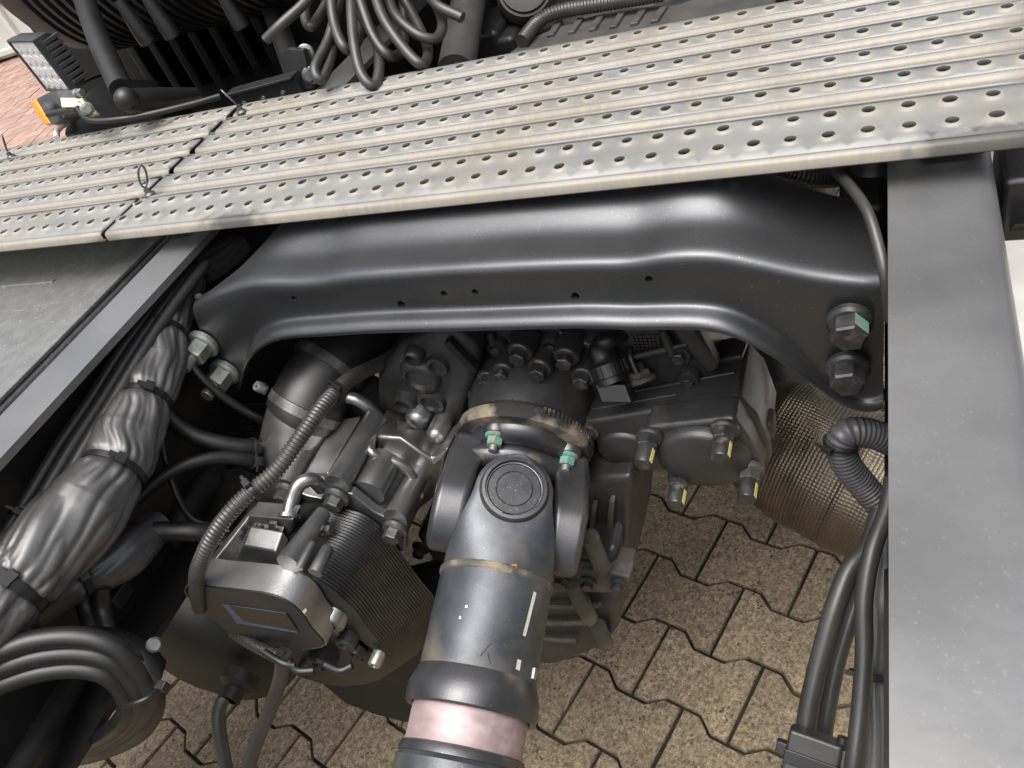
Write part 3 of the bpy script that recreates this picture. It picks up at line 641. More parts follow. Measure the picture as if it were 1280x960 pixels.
def sump():
    t = thing('gearbox_sump', 'dusty light grey cast sump hanging under the gearbox beside the shaft', 'sump', V((.03, -.4, -.6)))
    def pt(px, py, d): return W(px, py, d)
    body = YP([(655, 600), (760, 595), (793, 600), (776, 780), (745, 800), (690, 832), (640, 820)], -.36)
    # long pan seen along its right flank
    f_ = YP([(650, 700), (770, 690), (772, 790), (752, 812), (700, 832), (640, 835)], -.44); b_ = [q + V((.0, .28, .02)) for q in f_]
    G().loft(f_, b_).build('pan', 'cast_dark', t, bev=.012, seg=3)
    up = YP([(640, 640), (735, 600), (790, 596), (784, 690), (780, 760), (650, 760)], -.40)
    G().prism(up, Y * .2).build('upper_casting', 'cast_dark', t, bev=.008, seg=3)
    rim = YP([(640, 706), (718, 712), (760, 716), (788, 722), (786, 738), (760, 742), (690, 742), (640, 740)], -.452)
    G().prism(rim, Y * .04).build('pan_rim', 'cast_dirty', t, bev=.004, seg=2)
    for px, py in ((745, 690), (722, 745)):
        P = on(px, py, 1, -.455); G().lathe(P + Z * .03, -Z, [(.010, 0), (.010, .06)], 16).build('rib', 'cast_dirty', t)
    for px, py in ((737, 772), (757, 804)):
        P = on(px, py, 1, -.452)
        G().lathe(P + V((0, .0, .045)), V((0, 0, -1)), [(.0105, 0), (.0105, .045)], 16).build('bolt_tower', 'cast_dirty', t)
        hexbolt(t, P, -Z, .013, .009, 'cast_dirty', washer=.0105)
    for i in range(3):
        p, q = on(668 + i * 4, 758 + i * 20, 1, -.446), on(750 - i * 14, 756 + i * 22, 1, -.446); G().tube([p, p.lerp(q, .5) - Z * .002, q], .004, 8).build('rib', 'cast_dirty', t, sharp=70)
    p = YP([(761, 630), (768, 632), (766, 675), (758, 668)], -.405); G().prism(p, -Y * .003).build('embossed_frame', 'cast_dirty', t, bev=.001)
    for px, py in ((524, 682), (540, 700)):
        pass
    for i in range(4):
        p, q = on(700 + i * 22, 640 - i * 6, 1, -.403), on(694 + i * 21, 700, 1, -.403); G().box((p + q) / 2, (q - p) / 2, X * .003, Y * .006).build('rib', 'cast_dirty', t, bev=.0015)
    for px, py in ((700, 724), (735, 728), (772, 730)): hexbolt(t, on(px, py, 1, -.455), -Y, .012, .008, 'bolt_black', washer=.010, rot=random.random())
    hexbolt(t, on(526, 685, 1, -.42), -Y, .014, .012, 'bolt_dark', washer=.0125)
    G().prism(YP([(520, 670), (560, 640), (640, 660), (640, 740), (560, 720), (540, 700)], -.40), Y * .12).build('lower_casting', 'cast_dirty', t, bev=.006)
    return t
sump()

# ================================================================ VALVE BLOCK at the right of the joint
def valve_block():
    t = thing('valve_housing', 'black cast valve housing with round boss and four long yellow-marked studs', 'housing', on(850, 600, 1, -.39))
    yf = -.402; ym = -.374
    B = YP([(727, 529), (808, 515), (922, 496), (946, 520), (962, 560), (960, 584), (930, 592), (860, 592), (832, 589), (782, 594), (763, 588)], ym)
    G().prism(B, Y * .082).build('body', 'cast_dark', t, bev=.006, seg=3)
    F = YP([(806, 535), (917, 523), (936, 550), (955, 590), (950, 601), (927, 607), (862, 610), (846, 602), (828, 588), (812, 562)], yf)
    G().prism(F, Y * .034).build('front_cover', 'cast_dark', t, bev=.006, seg=3)
    # fine ledges along the top face
    p0, p1 = B[0], B[2]
    for k, a0, a1, r in ((.018, .05, .62, .0016), (.034, .08, .96, .0018), (.052, .06, .38, .002)):
        p, q = p0.lerp(p1, a0) + Y * k + Z * .0004, p0.lerp(p1, a1) + Y * k + Z * .0004
        G().tube([p, p.lerp(q, .5), q], r, 8).build('ledge', 'cast_dark', t, sharp=70)
    top = [p0.lerp(p1, .42) + Y * .056, p0.lerp(p1, .99) + Y * .05, p0.lerp(p1, 1.02) + Y * .082, p0.lerp(p1, .80) + Y * .084, p0.lerp(p1, .42) + Y * .076]
    G().prism([q - Z * .004 for q in top], Z * .010).build('top_pad', 'cast_dark', t, bev=.004, seg=2)
    # boss
    P = on(879, 568, 1, yf); x, y, a = frame(-Y); rings = []
    for r, h in ((1.06, 0), (1.04, .004), (.98, .009), (.90, .0115), (.5, .0125), (.02, .0128)):
        rings.append([P - Y * h + X * math.cos(w) * .0435 * r + (Z * .86) * math.sin(w) * .0455 * r for w in [2 * math.pi * k / 48 for k in range(48)]])
    G().ringset(rings).build('round_boss', 'cast_dark', t, sharp=60)
    rings = []
    P = on(782, 562, 1, ym)
    for r, h in ((1.06, 0), (1.0, .003), (.9, .005), (.02, .0055)):
        rings.append([P - Y * h + X * math.cos(w) * .030 * r + Z * math.sin(w) * .026 * r for w in [2 * math.pi * k / 36 for k in range(36)]])
    G().ringset(rings).build('round_boss', 'cast_dark', t, sharp=60)
    for px, py in ((812, 546), (906, 537), (851, 597), (938, 588)):
        P = on(px, py, 1, yf - .004)
        b = hexbolt(t, P, -Y, .0185, .012, 'cast_dirty' if px > 930 else 'bolt_black', washer=.0135, name='stud_nut')
        G().lathe(P - Y * .012, -Y, [(.0088, 0), (.0088, .021), (.0078, .0235), (.001, .0238)], 20).build('stud', 'bolt_black', b, sharp=40)
        u = (X * .93 + Z * .1).normalized(); q = [P - Y * h + X * .0089 * math.cos(w) + Z * .0089 * math.sin(w) for h, w in ((.018, .1), (.034, .1), (.034, .6), (.018, .6))]
        G().prism(q, X * .0003).build('paint_mark', 'yellow_mark', b, smooth=False)
    for px, py in ((735, 540), (771, 594)):
        hexbolt(t, on(px, py, 1, ym - .001), -Y, .0145, .009, 'bolt_dark', washer=.012, shank=(.005, .005), name='nut')
    # right flank with lugs
    R_ = [on(936, 458, 1, -.30), on(946, 520, 1, -.33)]
    for px, py, s_ in ((962, 530, .012), (957, 560, .010), (948, 502, .009)):
        P = W(px - 6, py, .80); G().box(P, X * .010, Y * s_, Z * s_ * 1.1).build('lug', 'cast_dirty', t, bev=.004, seg=2)
    G().box(W(932, 512, .775), V((.006, .01, .0)), Y * .004 + Z * .012, X * .002).build('lug', 'cast_dirty', t, bev=.001)
    return t
valve_block()
def sensor():
    t = thing('pressure_sensor', 'black round plug connector with angled boot on the valve housing', 'connector', W(765, 480, .79))
    P = W(768, 483, .79); a = (W(752, 440, .79) - P).normalized()
    G().box(P - a * .006, X * .016, a * .010, X.cross(a).normalized() * .011).build('base_block', 'rubber', t, bev=.002)
    pr = [(.0165, .004), (.0165, .010), (.018, .011), (.018, .024), (.0155, .026), (.014, .032), (.014, .040), (.010, .046)]
    G().lathe(P, a, pr, 28).build('plug_body', 'rubber', t)
    g = G()
    x, y, _ = frame(a)
    for k in range(18):
        w = 2 * math.pi * k / 18; u = x * math.cos(w) + y * math.sin(w); g.box(P + a * .0175 + u * .018, a * .006, u * .001, a.cross(u) * .0013)
    struct(g.build('grip_rib', 'rubber', t, smooth=False), 'stuff')
    p = [P + a * .036, P + a * .045, W(758, 427, .78), W(772, 420, .785), W(782, 415, .79)]
    G().tube(spl(p, 6), .0085, 14).build('boot', 'rubber', t, sharp=60)
    c, _ = cable('wire', [(780, 416, .79), (800, 400, .81), (840, 385, .84)], .005, 'rubber', t)
    t2 = thing('switch_fitting', 'small brass-dirty switch fitting with a thin black wire on the valve housing', 'fitting', W(803, 478, .80))
    Q = W(803, 476, .80); hexbolt(t2, Q, a, .021, .008, 'cast_dirty', washer=.016)
    G().lathe(Q, a, [(.008, .008), (.008, .016), (.006, .02)], 16).build('plug', 'bolt_dark', t2)
    cable('wire', [(796, 466, .79), (788, 445, .79), (790, 425, .80), (800, 405, .83)], .0042, 'rubber', t2)
sensor()

# ================================================================ OIL COOLER UNIT with ribbed drum and control module, left of the shaft
def lerp_loops(a, b, k): return [p.lerp(q, k) for p, q in zip(a, b)]
def shrink(l, k):
    c = sum(l, V()) / len(l); return [c + (q - c) * k for q in l]
def smooth_loop(l, n=3):
    m = len(l); out = []
    for i in range(m):
        a, b, c, d = l[i - 1], l[i], l[(i + 1) % m], l[(i + 2) % m]
        for k in range(n):
            t = k / n; out.append(.5 * ((2 * b) + (c - a) * t + (2 * a - 5 * b + 4 * c - d) * t * t + (3 * b - a - 3 * c + d) * t ** 3))
    return out
def cooler():
    t = thing('retarder_unit', 'graphite cast unit with ribbed drum and boxy control module left of the shaft', 'machine unit', on(400, 830, 1, -.55))
    # ribbed drum
    DF = YP([(270, 745), (290, 720), (345, 712), (385, 721), (405, 732), (425, 746), (445, 766), (462, 790), (479, 816), (474, 850), (400, 855), (290, 805)], -.598)
    DB = YP([(325, 690), (336, 640), (395, 627), (440, 636), (462, 645), (482, 662), (502, 690), (524, 720), (547, 754), (542, 805), (455, 800), (355, 750)], -.508)
    DF, DB = smooth_loop(DF), smooth_loop(DB); rings = []; n = 24
    for i in range(n):
        for k, s_ in ((.0, .985), (.22, 1), (.62, 1), (.84, .985)): rings.append(shrink(lerp_loops(DF, DB, (i + k) / n), s_))
    G().ringset(rings).build('ribbed_drum', 'drum_dark', t, sharp=80)
    # plain pan under the drum
    G().prism(YP([(345, 820), (380, 838), (430, 880), (470, 895), (512, 906), (530, 850), (548, 800), (500, 790), (440, 800)], -.535), Y * .11).build('lower_pan', 'black_dirt_shade', t, bev=.008, seg=3)
    # control module: deep rim, dark plate, label
    CF = smooth_loop(YP([(231, 735), (246, 729), (266, 732), (302, 736), (338, 741), (364, 752), (380, 766), (392, 784), (408, 806), (379, 812), (350, 808), (304, 802), (272, 779), (236, 749)], -.63))
    m = G(); CB = [q + Y * .030 for q in CF]; inner = shrink(CF, .985); deep = [q + Y * .004 for q in shrink(CF, .98)]
    m.ringset([shrink(CB, .97), CB, CF, inner, deep]); mod = m.build('control_module', 'module_paint', t, sharp=30)
    pl = YP([(247, 741), (266, 738), (322, 744), (334, 756), (362, 763), (403, 803), (379, 806), (352, 802), (306, 796), (276, 774)], -.629)
    pl = shrink(CF, .972)
    G().prism([q + Y * .003 for q in pl], -Y * .0045).build('cover_plate', 'black_steel', mod, bev=.001, seg=1)
    yl = -.6318
    G().prism(YP([(278, 755), (357, 766), (373, 791), (297, 779)], yl), -Y * .0004).build('label_border', 'label_blue', mod, smooth=False)
    G().prism(YP([(286, 757), (358, 767), (373, 789), (304, 776)], yl - .0006), -Y * .0003).build('label_print', 'label_dark', mod, smooth=False)
    G().prism(YP([(378, 764), (382, 760), (384, 762), (381, 767)], -.6315), -Y * .0006).build('paint_mark', 'white_print', mod, smooth=False)
    for a, b in (((318, 744), (332, 757)),):
        pass
    # open bay behind the module: side walls, rod, connector
    P0, P1 = on(262, 704, 1, -.602), on(318, 634, 1, -.53)
    G().loft([P0 + X * .004, P0 - X * .006, P0 - X * .006 - Z * .05, P0 + X * .004 - Z * .05], [P1 + X * .003, P1 - X * .003, P1 - X * .003 - Z * .03, P1 + X * .003 - Z * .03]).build('bay_wall', 'cast_grey', t, bev=.0015, seg=2)
    G().prism(YP([(262, 712), (356, 720), (352, 740), (262, 740)], -.60), Y * .09).build('bay_floor', 'cast_dark', t, bev=.002)
    A, B_ = on(360, 705, 1, -.602), on(404, 641, 1, -.533); rod = G().tube([A, A.lerp(B_, .5), B_], [.0125, .0105, .0085], 18); rod.build('bay_rod', 'cast_grey', t)
    G().loft([A - Z * .002 + X * .006, A - X * .005, A - X * .005 - Z * .04, A - Z * .04 + X * .012], [B_ - X * .003 + Z * .0, B_ - X * .006, B_ - X * .006 - Z * .03, B_ + X * .002 - Z * .03]).build('bay_wall', 'cast_grey', t, bev=.002)
    for a, b, r in (((396, 712), (403, 704), .0065), ((376, 706), (381, 696), .004)):
        q = on(*a, 1, -.60); G().lathe(q - Y * .004, Y, [(r * 1.1, 0), (r, .028), (r * .8, .03)], 16).build('stub', 'cast_grey', t)
    hexbolt(t, on(401, 661, 1, -.548) + X * .004, X, .010, .008, 'bolt_dark', washer=.008)
    cn = G().prism(YP([(291, 706), (303, 682), (345, 690), (352, 700), (341, 709)], -.585), Y * .022 + Z * .006).build('connector', 'cast_grey', t, bev=.003, seg=3)
    G().prism(YP([(304, 676), (312, 668), (350, 674), (346, 690)], -.566), Y * .016 + Z * .004).build('connector_top', 'cast_grey', cn, bev=.002, seg=2)
    G().prism(YP([(302, 666), (311, 645), (366, 650), (362, 672)], -.553), Y * .020).build('connector_socket', 'cast_grey', cn, bev=.002, seg=2)
    G().prism(YP([(306, 656), (322, 658), (321, 664), (305, 662)], -.5555), -Y * .003).build('latch', 'cast_dark', cn, bev=.0006)
    G().prism(YP([(338, 650), (347, 651), (345, 668), (336, 667)], -.5555), -Y * .004).build('latch', 'cast_grey', cn, bev=.0008)
    for px, py, Y_ in ((325, 659, -.560), (332, 663, -.560)): hexbolt(t, on(px, py, 1, Y_), -Y, .0065, .004, 'bolt_dark', washer=.005)
    q = on(288, 690, 1, -.575); G().tube([q + V((0, .003, .004)) * k + V((.0035 * math.cos(k * 2.1), 0, .0035 * math.sin(k * 2.1))) for k in range(6)], .0028, 8).build('clip_spring', 'cast_grey', t, sharp=70)
    p = spl([on(*a) for a in ((361, 645, 1, -.545), (365, 626, 1, -.53), (374, 606, 1, -.515), (390, 600, 1, -.505), (402, 610, 1, -.500))], 6)
    G().tube(p, .0078, 16).build('coolant_pipe', 'cast_grey', t, sharp=60)
    G().lathe(on(361, 648, 1, -.548), p[1] - p[0], [(.012, 0), (.012, .004), (.009, .005)], 18).build('pipe_collar', 'cast_grey', t)
    # fittings at the lower right of the module
    for px, py, Y_, r, L_, mt in ((417, 769, -.60, .0165, .03, 'cast_grey'), (470, 826, -.612, .0075, .016, 'bolt_zinc'), (434, 800, -.605, .012, .02, 'cast_dark'), (447, 812, -.600, .010, .02, 'black_steel'), (404, 822, -.605, .018, .03, 'black_steel'), (385, 833, -.605, .012, .03, 'rubber')):
        q = on(px, py, 1, Y_); G().lathe(q + Y * L_ * .6, -Y, [(r, 0), (r, L_ * .9), (r * .85, L_), (r * .5, L_ * 1.0), (r * .45, L_ * .8)], 20).build('fitting', mt, t, sharp=40)
    for q, w, mt in ((((416, 760), (436, 770), (444, 800), (428, 812), (408, 796)), -.596, 'cast_dark'), (((436, 790), (452, 800), (476, 818), (468, 834), (440, 822)), -.598, 'black_steel'), (((350, 812), (400, 810), (424, 836), (404, 848), (362, 832)), -.60, 'black_steel')):
        G().prism(YP(q, w), Y * .03).build('bracket', mt, t, bev=.003, seg=2)
    hexbolt(t, on(422, 784, 1, -.602), -Y, .010, .006, 'bolt_dark', washer=.008)
    for a in (((360, 826, .80), (372, 838, .80), (392, 838, .80)), ((330, 815, .81), (352, 828, .80), (368, 832, .80)), ((405, 830, .79), (425, 838, .79), (440, 832, .79))): cable('wire', a, .004, 'rubber', t)
    # casting between drum and gearbox
    yc = -.505
    FL = YP([(323, 607), (350, 603), (362, 612), (384, 620), (402, 624), (416, 610), (440, 618), (467, 640), (492, 652), (508, 656), (506, 690), (420, 690), (330, 670)], yc)
    G().prism(FL, Y * .011).build('casting_flange', 'cast_grey', t, bev=.002, seg=2)
    BF = YP([(334, 612), (352, 606), (400, 618), (430, 612), (462, 632), (500, 652), (500, 690), (334, 670)], yc + .008)
    G().prism(BF, Y * .10).build('casting_body', 'cast_grey', t, bev=.006, seg=3)
    for a, Y0, b, Y1, r0, r1 in (((357, 608), -.505, (402, 526), -.405, .0125, .0125), ((421, 606), -.505, (470, 524), -.405, .0140, .0135), ((494, 648), -.505, (524, 590), -.435, .0135, .0135), ((460, 616), -.492, (482, 574), -.445, .019, .019), ((497, 560), -.43, (508, 536), -.40, .012, .010)):
        A, B_ = on(*a, 1, Y0), on(*b, 1, Y1); G().tube([A, A.lerp(B_, .5), B_], [r0, (r0 + r1) / 2, r1], 20).build('casting_boss', 'cast_grey', t, sharp=50)
    G().prism(YP([(378, 595), (410, 592), (414, 606), (384, 612)], -.49), Y * .085).build('casting_panel', 'cast_grey', t, bev=.003, seg=2)
    rim = [on(*a, 1, y_) for a, y_ in (((472, 525), -.405), ((466, 545), -.43), ((464, 564), -.452), ((478, 572), -.452), ((500, 580), -.450), ((516, 596), -.452), ((524, 612), -.455))]
    G().tube(spl(rim, 5), .0055, 10).build('casting_rim', 'cast_grey', t, sharp=70)
    G().prism(YP([(468, 570), (500, 582), (522, 606), (530, 625), (500, 655), (468, 630)], -.448), Y * .06).build('casting_body', 'cast_grey', t, bev=.006, seg=3)
    G().loft(YP([(470, 545), (500, 545), (540, 575), (560, 560), (548, 620), (510, 650), (470, 620)], -.435), YP([(482, 508), (520, 528), (556, 540), (580, 520), (570, 570), (520, 590), (480, 560)], -.375)).build('casting_body', 'cast_grey', t, bev=.008, seg=3)
    for px, py, Y_, r in ((521, 526, -.385, .015), (545, 545, -.40, .012)):
        q = on(px, py, 1, Y_); G().lathe(q + Y * .03, -Y, [(r, 0), (r, .03), (r * .7, .036), (r * .2, .038)], 18).build('casting_boss', 'cast_grey', t, sharp=60)
    for i, (px, py, Y_) in enumerate(((359, 615, -.509), (421, 622, -.509), (494, 662, -.509))):
        hexbolt(t, on(px, py, 1, Y_), -Y, .0175, .012, 'bolt_dark', washer=.0145, rot=.25 + i * .2)
    # port with rear collar
    q = on(452, 520, 1, -.40); d = (on(438, 495, 1, -.38) - q); 
    ring = [on(*a, 1, -.392) for a in ((420, 503), (432, 497), (447, 500), (462, 510), (474, 522))]
    G().tube(spl(ring, 5), .0075, 12).build('port_collar', 'cast_grey', t, sharp=60)
    G().prism(YP([(412, 520), (430, 500), (448, 503), (470, 524), (455, 545), (420, 545)], -.386), Y * .05).build('port_block', 'cast_dark', t, bev=.006, seg=2)
    # silver elbow
    el = spl([on(400, 640, 1, -.45), on(378, 602, 1, -.455), on(368, 565, 1, -.445), on(374, 530, 1, -.425), on(384, 508, 1, -.41)], 8)
    G().tube(el, [.040 - .002 * abs(math.sin(i)) * 0 for i in range(len(el))], 32).build('elbow_pipe', 'cast_grey', t, sharp=60)
    return t, el
cl, el = cooler()
def rubber_hose():
    t = thing('coolant_hose', 'thick black rubber hose with two screw clamps on the silver elbow pipe', 'hose', el[-1])
    p = spl([el[-6], el[-1], on(398, 480, 1, -.385), on(418, 450, 1, -.355), on(450, 415, 1, -.31), on(480, 380, 1, -.26)], 8)
    G().tube(p, .0435, 32).build('hose_wall', 'rubber', t, sharp=60)
    for k, s_ in ((7, (338, 490)), (22, (376, 447))):
        P = p[k]; d = (p[k + 1] - p[k - 1]).normalized(); c = G().lathe(P - d * .006, d, [(.0438, 0), (.0452, .0005), (.0452, .0115), (.0438, .012)], 40).build('hose_clamp', 'bolt_dark', t, sharp=40)
        u = onp(*s_, P, d) - P; u = u.normalized(); sd = d.cross(u); Q = P + u * .052
        G().box(Q - sd * .004, sd * .010, u * .005, d * .006).build('clamp_housing', 'black_steel', c, bev=.002)
        v_ = (TOCAM(Q) * .6 + u).normalized(); G().lathe(Q + v_ * .002, v_, [(.0065, 0), (.0065, .007), (.0055, .009), (.001, .009)], 16).build('clamp_screw', 'bolt_zinc', c)
        g = G().box(Q + v_ * .0112, sd * .0052, u.cross(v_) * .0 + v_ * .0003, v_.cross(sd) * .0008); g.build('screw_slot', 'black_steel', c, smooth=False)
rubber_hose()
def conduit():
    t = thing('corrugated_conduit', 'slim black corrugated conduit curving over the graphite cast unit', 'conduit', W(400, 510, .80))
    p = spl([W(*a) for a in ((545, 395, 1.02), (518, 425, .96), (480, 452, .90), (440, 472, .845), (408, 502, .80), (378, 543, .775), (345, 588, .76), (305, 622, .75), (276, 655, .75), (256, 690, .76), (246, 722, .79), (250, 760, .86))], 14)
    corrugated('conduit_wall', p, .0083, .0042, 'conduit', t, 16, .16)
    for k, h in ((int(14 * 3.75), (408, 478)), (int(14 * 6.75), (314, 590))):
        d = p[k + 1] - p[k - 1]; tie_ring(t, p[k], d, .0086, .0045, head=W(*h, .74) - p[k])
    return t
conduit()

# ================================================================ wrapped cable sleeve along the left rail
def sleeve(name, ctrl, pinch, mat, parent, seg=120, seed=0, amp=.21, n=30):
    """ctrl: (px,py,d,width px); pinch: control indices (float) where ties gather the cloth"""
    pts = spl([W(a, b, d) for a, b, d, w in ctrl], n); rad = [w * .46 * d / FPX for a, b, d, w in ctrl]; rings = []; pu = None; N = len(pts)
    for i, p in enumerate(pts):
        t = (pts[min(i + 1, N - 1)] - pts[max(i - 1, 0)]).normalized()
        if pu is None: x, y, _ = frame(t)
        else: x = (pu - t * pu.dot(t)).normalized(); y = t.cross(x)
        pu = x; u = i / n; k = min(int(u), len(rad) - 2); r = rad[k] + (rad[k + 1] - rad[k]) * (u - k)
        pd = min([abs(u - q) for q in pinch] + [9]); pk = math.exp(-(pd / .14) ** 2); near = math.exp(-(pd / .55) ** 2)
        ring = []
        for j in range(seg):
            w = 2 * math.pi * j / seg; s_ = i / n * .9
            tw = w + .5 * noise.noise(V((s_ * .9, seed, 3)))+ s_ * .35
            c, s2 = math.cos(tw), math.sin(tw)
            vl = lambda f_, q, o_: min(1, abs(noise.noise(V((c * f_ + o_, s2 * f_, s_ * q + seed)))) * 2.6 + .02) ** .75
            fold = vl(1.1, .42, 0) * .55 * (1 - .4 * near) + vl(2.1, .5, 7) * .40 + vl(3.6, .7, 3) * (.07 + .24 * near) + noise.noise(V((c * .9, s2 * .9, s_ * 1.2 + seed * 3))) * .35 - .12
            rr = r * (1 - .13 * pk) * (1 + amp * (fold - .42) * (1 - .55 * pk))
            ring.append(p + (x * math.cos(w) + y * math.sin(w)) * rr)
        rings.append(ring)
    G().ringset(rings).build(name, mat, parent, sharp=80)
    return pts, rad, n
def harness():
    t = thing('cable_sleeve', 'thick wrinkled black cloth cable sleeve strapped with ties along the left rail', 'cable sleeve', W(100, 640, .75))
    ctrl = [(300, 305, .98, 30), (272, 324, .95, 42), (240, 345, .92, 48), (218, 378, .885, 60), (204, 415, .86, 60), (196, 455, .84, 72), (181, 500, .81, 70), (162, 545, .785, 88), (143, 588, .76, 88), (108, 632, .735, 108), (68, 676, .71, 112), (25, 722, .69, 108), (-20, 765, .67, 112), (-70, 810, .65, 112)]
    pinch = [2.0, 4.0, 6.0, 8.0, 11.2]
    pts, rad, n = sleeve('sleeve_cloth', ctrl, pinch, 'sleeve', t, seed=2)
    for u, hp in zip(pinch, ((238, 338), (181, 413), (177, 494), (151, 565), (5, 700))):
        i = int(u * n); d = pts[i + 1] - pts[i - 1]; k = int(u); r = rad[k] + (rad[min(k + 1, len(rad) - 1)] - rad[k]) * (u - k)
        tie_ring(t, pts[i], d, r * .955, .0065 if u < 10 else .009, head=W(*hp, .6) - pts[i])
    t2 = thing('branch_sleeve', 'shorter dark cable sleeve leaving the thick one below, above the bent hoses', 'cable sleeve', W(110, 715, .76))
    c2 = [(200, 655, .84, 40), (160, 690, .80, 62), (120, 712, .78, 66), (75, 735, .76, 62), (30, 765, .74, 60), (-20, 800, .72, 60)]
    pts, rad, n = sleeve('sleeve_cloth', c2, [2.4, 4], 'sleeve', t2, seed=9, amp=.12)
    for u in (2.4, 4): i = int(u * n); tie_ring(t2, pts[i], pts[i + 1] - pts[i - 1], rad[int(u)] * .93, .006, head=TOCAM(pts[i]))
    for a in ((105, 730, .77), (127, 735, .77)):
        cable('cable_tail', [a, (a[0] + 2, a[1] + 30, .77), (a[0] + 10, a[1] + 60, .76)], .0085, 'rubber', t2)
harness()
def loose_cables():
    def cab(lab, pts, r, mat='rubber', clips=()):
        t = thing('cable', lab, 'cable', W(*pts[len(pts) // 2]), 'loose cables')
        _, path = cable('cable_jacket', pts, r, mat, t)
        for k, rr in clips: tie_ring(t, path[k], path[k + 1] - path[k - 1], r * rr, .004, head=TOCAM(path[k]))
        return t
    def inside(pts, x): return [(a, b, (on(a, b, 0, x) - CP).dot(V(RC[2]))) for a, b in pts]
    for i, lab in enumerate(('nearest the rail', 'in the middle', 'nearest the wrinkled sleeve')):
        cab('black cable lying deep in the left rail, %s of three' % lab, inside([(240 + 8 * i, 330), (192 + 11 * i, 385), (150 + 14 * i, 440), (112 + 15 * i, 500), (70 + 17 * i, 562), (28 + 18 * i, 632), (-30 + 18 * i, 720)], -.372 + .010 * i), .0052 + .0008 * i, 'rubber_dusty', clips=((41, 1.25),) if i < 2 else ())
    cab('thin black cable slanting from the left nuts to the rubber hose', [(226, 440, .86), (258, 478, .87), (295, 507, .89), (328, 526, .92), (360, 545, .98)], .0047)
    cab('thick black cable bending right from behind the sleeve, with a clip', [(196, 500, .86), (215, 525, .865), (245, 545, .87), (285, 556, .88), (325, 560, .9), (360, 562, .95)], .0095, clips=((30, 1.08),))
    cab('thick black cable curving to the elbow pipe just below the clipped one', [(170, 625, .84), (200, 597, .845), (235, 580, .855), (275, 572, .87), (315, 575, .89), (350, 580, .93)], .0080, clips=((32, 1.1),))
    cab('thick black cable lying level below the bracket, left of the control module', [(120, 672, .80), (160, 665, .81), (210, 664, .825), (262, 668, .84), (300, 690, .9)], .0105)
    cab('thin black cable dropping behind the sleeve to the bracket', [(200, 520, .86), (206, 570, .865), (222, 620, .87), (240, 648, .875), (268, 660, .88)], .0042)
    for i, lab in enumerate(('topmost', 'second', 'third', 'lowest')):
        cab('%s of four thin black cables fanning out behind the left nuts' % lab, [(190, 545 + i * 11, .94), (225, 527 + i * 10, .96), (265, 514 + i * 9, .99), (310, 508 + i * 9, 1.02), (350, 508 + i * 10, 1.06)], .005)
loose_cables()
def bent_hoses():
    H = [[(-40, 835, .66), (0, 815, .66), (45, 800, .665), (98, 796, .67), (138, 806, .675), (168, 830, .685), (186, 862, .70), (180, 890, .72), (160, 912, .75), (125, 930, .80), (80, 945, .86)],
         [(-40, 856, .665), (0, 836, .665), (45, 821, .67), (95, 816, .675), (135, 823, .68), (160, 842, .69), (174, 868, .70), (168, 893, .72), (148, 914, .75), (115, 930, .80), (70, 942, .86)],
         [(-40, 875, .67), (0, 856, .67), (45, 841, .675), (92, 835, .68), (128, 841, .685), (150, 858, .695), (160, 880, .705), (152, 900, .72), (134, 916, .75), (105, 930, .80), (60, 940, .86)],
         [(-40, 838, .70), (0, 828, .70), (50, 812, .70), (100, 808, .70), (145, 815, .71), (178, 842, .72), (194, 876, .73), (186, 903, .75), (166, 922, .78), (130, 938, .82), (85, 950, .88)]]
    L = ['outermost of the thick black hoses bent round at the lower left', 'middle one of the thick black hoses bent round at the lower left', 'innermost of the thick black hoses bent round at the lower left', 'rearmost black hose showing behind the bent hoses at the lower left']
    for h, l in zip(H, L):
        t = thing('bent_hose', l, 'hose', W(*h[4]), 'bent hoses'); cable('hose_wall', h, .0090, 'rubber', t, seg=14)
    t = thing('hose_strap', 'glossy black strap tying the bent hoses together', 'strap', W(178, 872, .69))
    p = spl([W(150, 882, .685), (W(165, 880, .672)), W(185, 872, .672), W(200, 860, .685)], 8); G().tube(p, .0022, 8).build('strap_band', 'tie', t, sharp=70)
    p0 = W(203, 858, .685); G().box(p0, X * .005, Y * .004, Z * .004).build('strap_lock', 'tie', t, bev=.001)
    t = thing('hose_guard', 'black curved rubber guard lying over the bent hoses', 'guard', W(185, 815, .70))
    g = G(); a = spl([W(110, 786, .70), W(150, 790, .70), W(185, 806, .70), W(205, 828, .71)], 6); b = spl([W(140, 800, .678), W(165, 818, .68), W(180, 835, .685), W(196, 858, .69)], 6)
    g.ringset([a, b], closed=False); o = g.build('guard_sheet', 'rubber', t); q = o.modifiers.new('t', 'SOLIDIFY'); q.thickness = .003
    G().lathe(W(193, 806, .70), TOCAM(W(193, 806, .70)), [(.007, 0), (.007, .006), (.005, .008)], 14).build('button', 'bolt_dark', t)
bent_hoses()
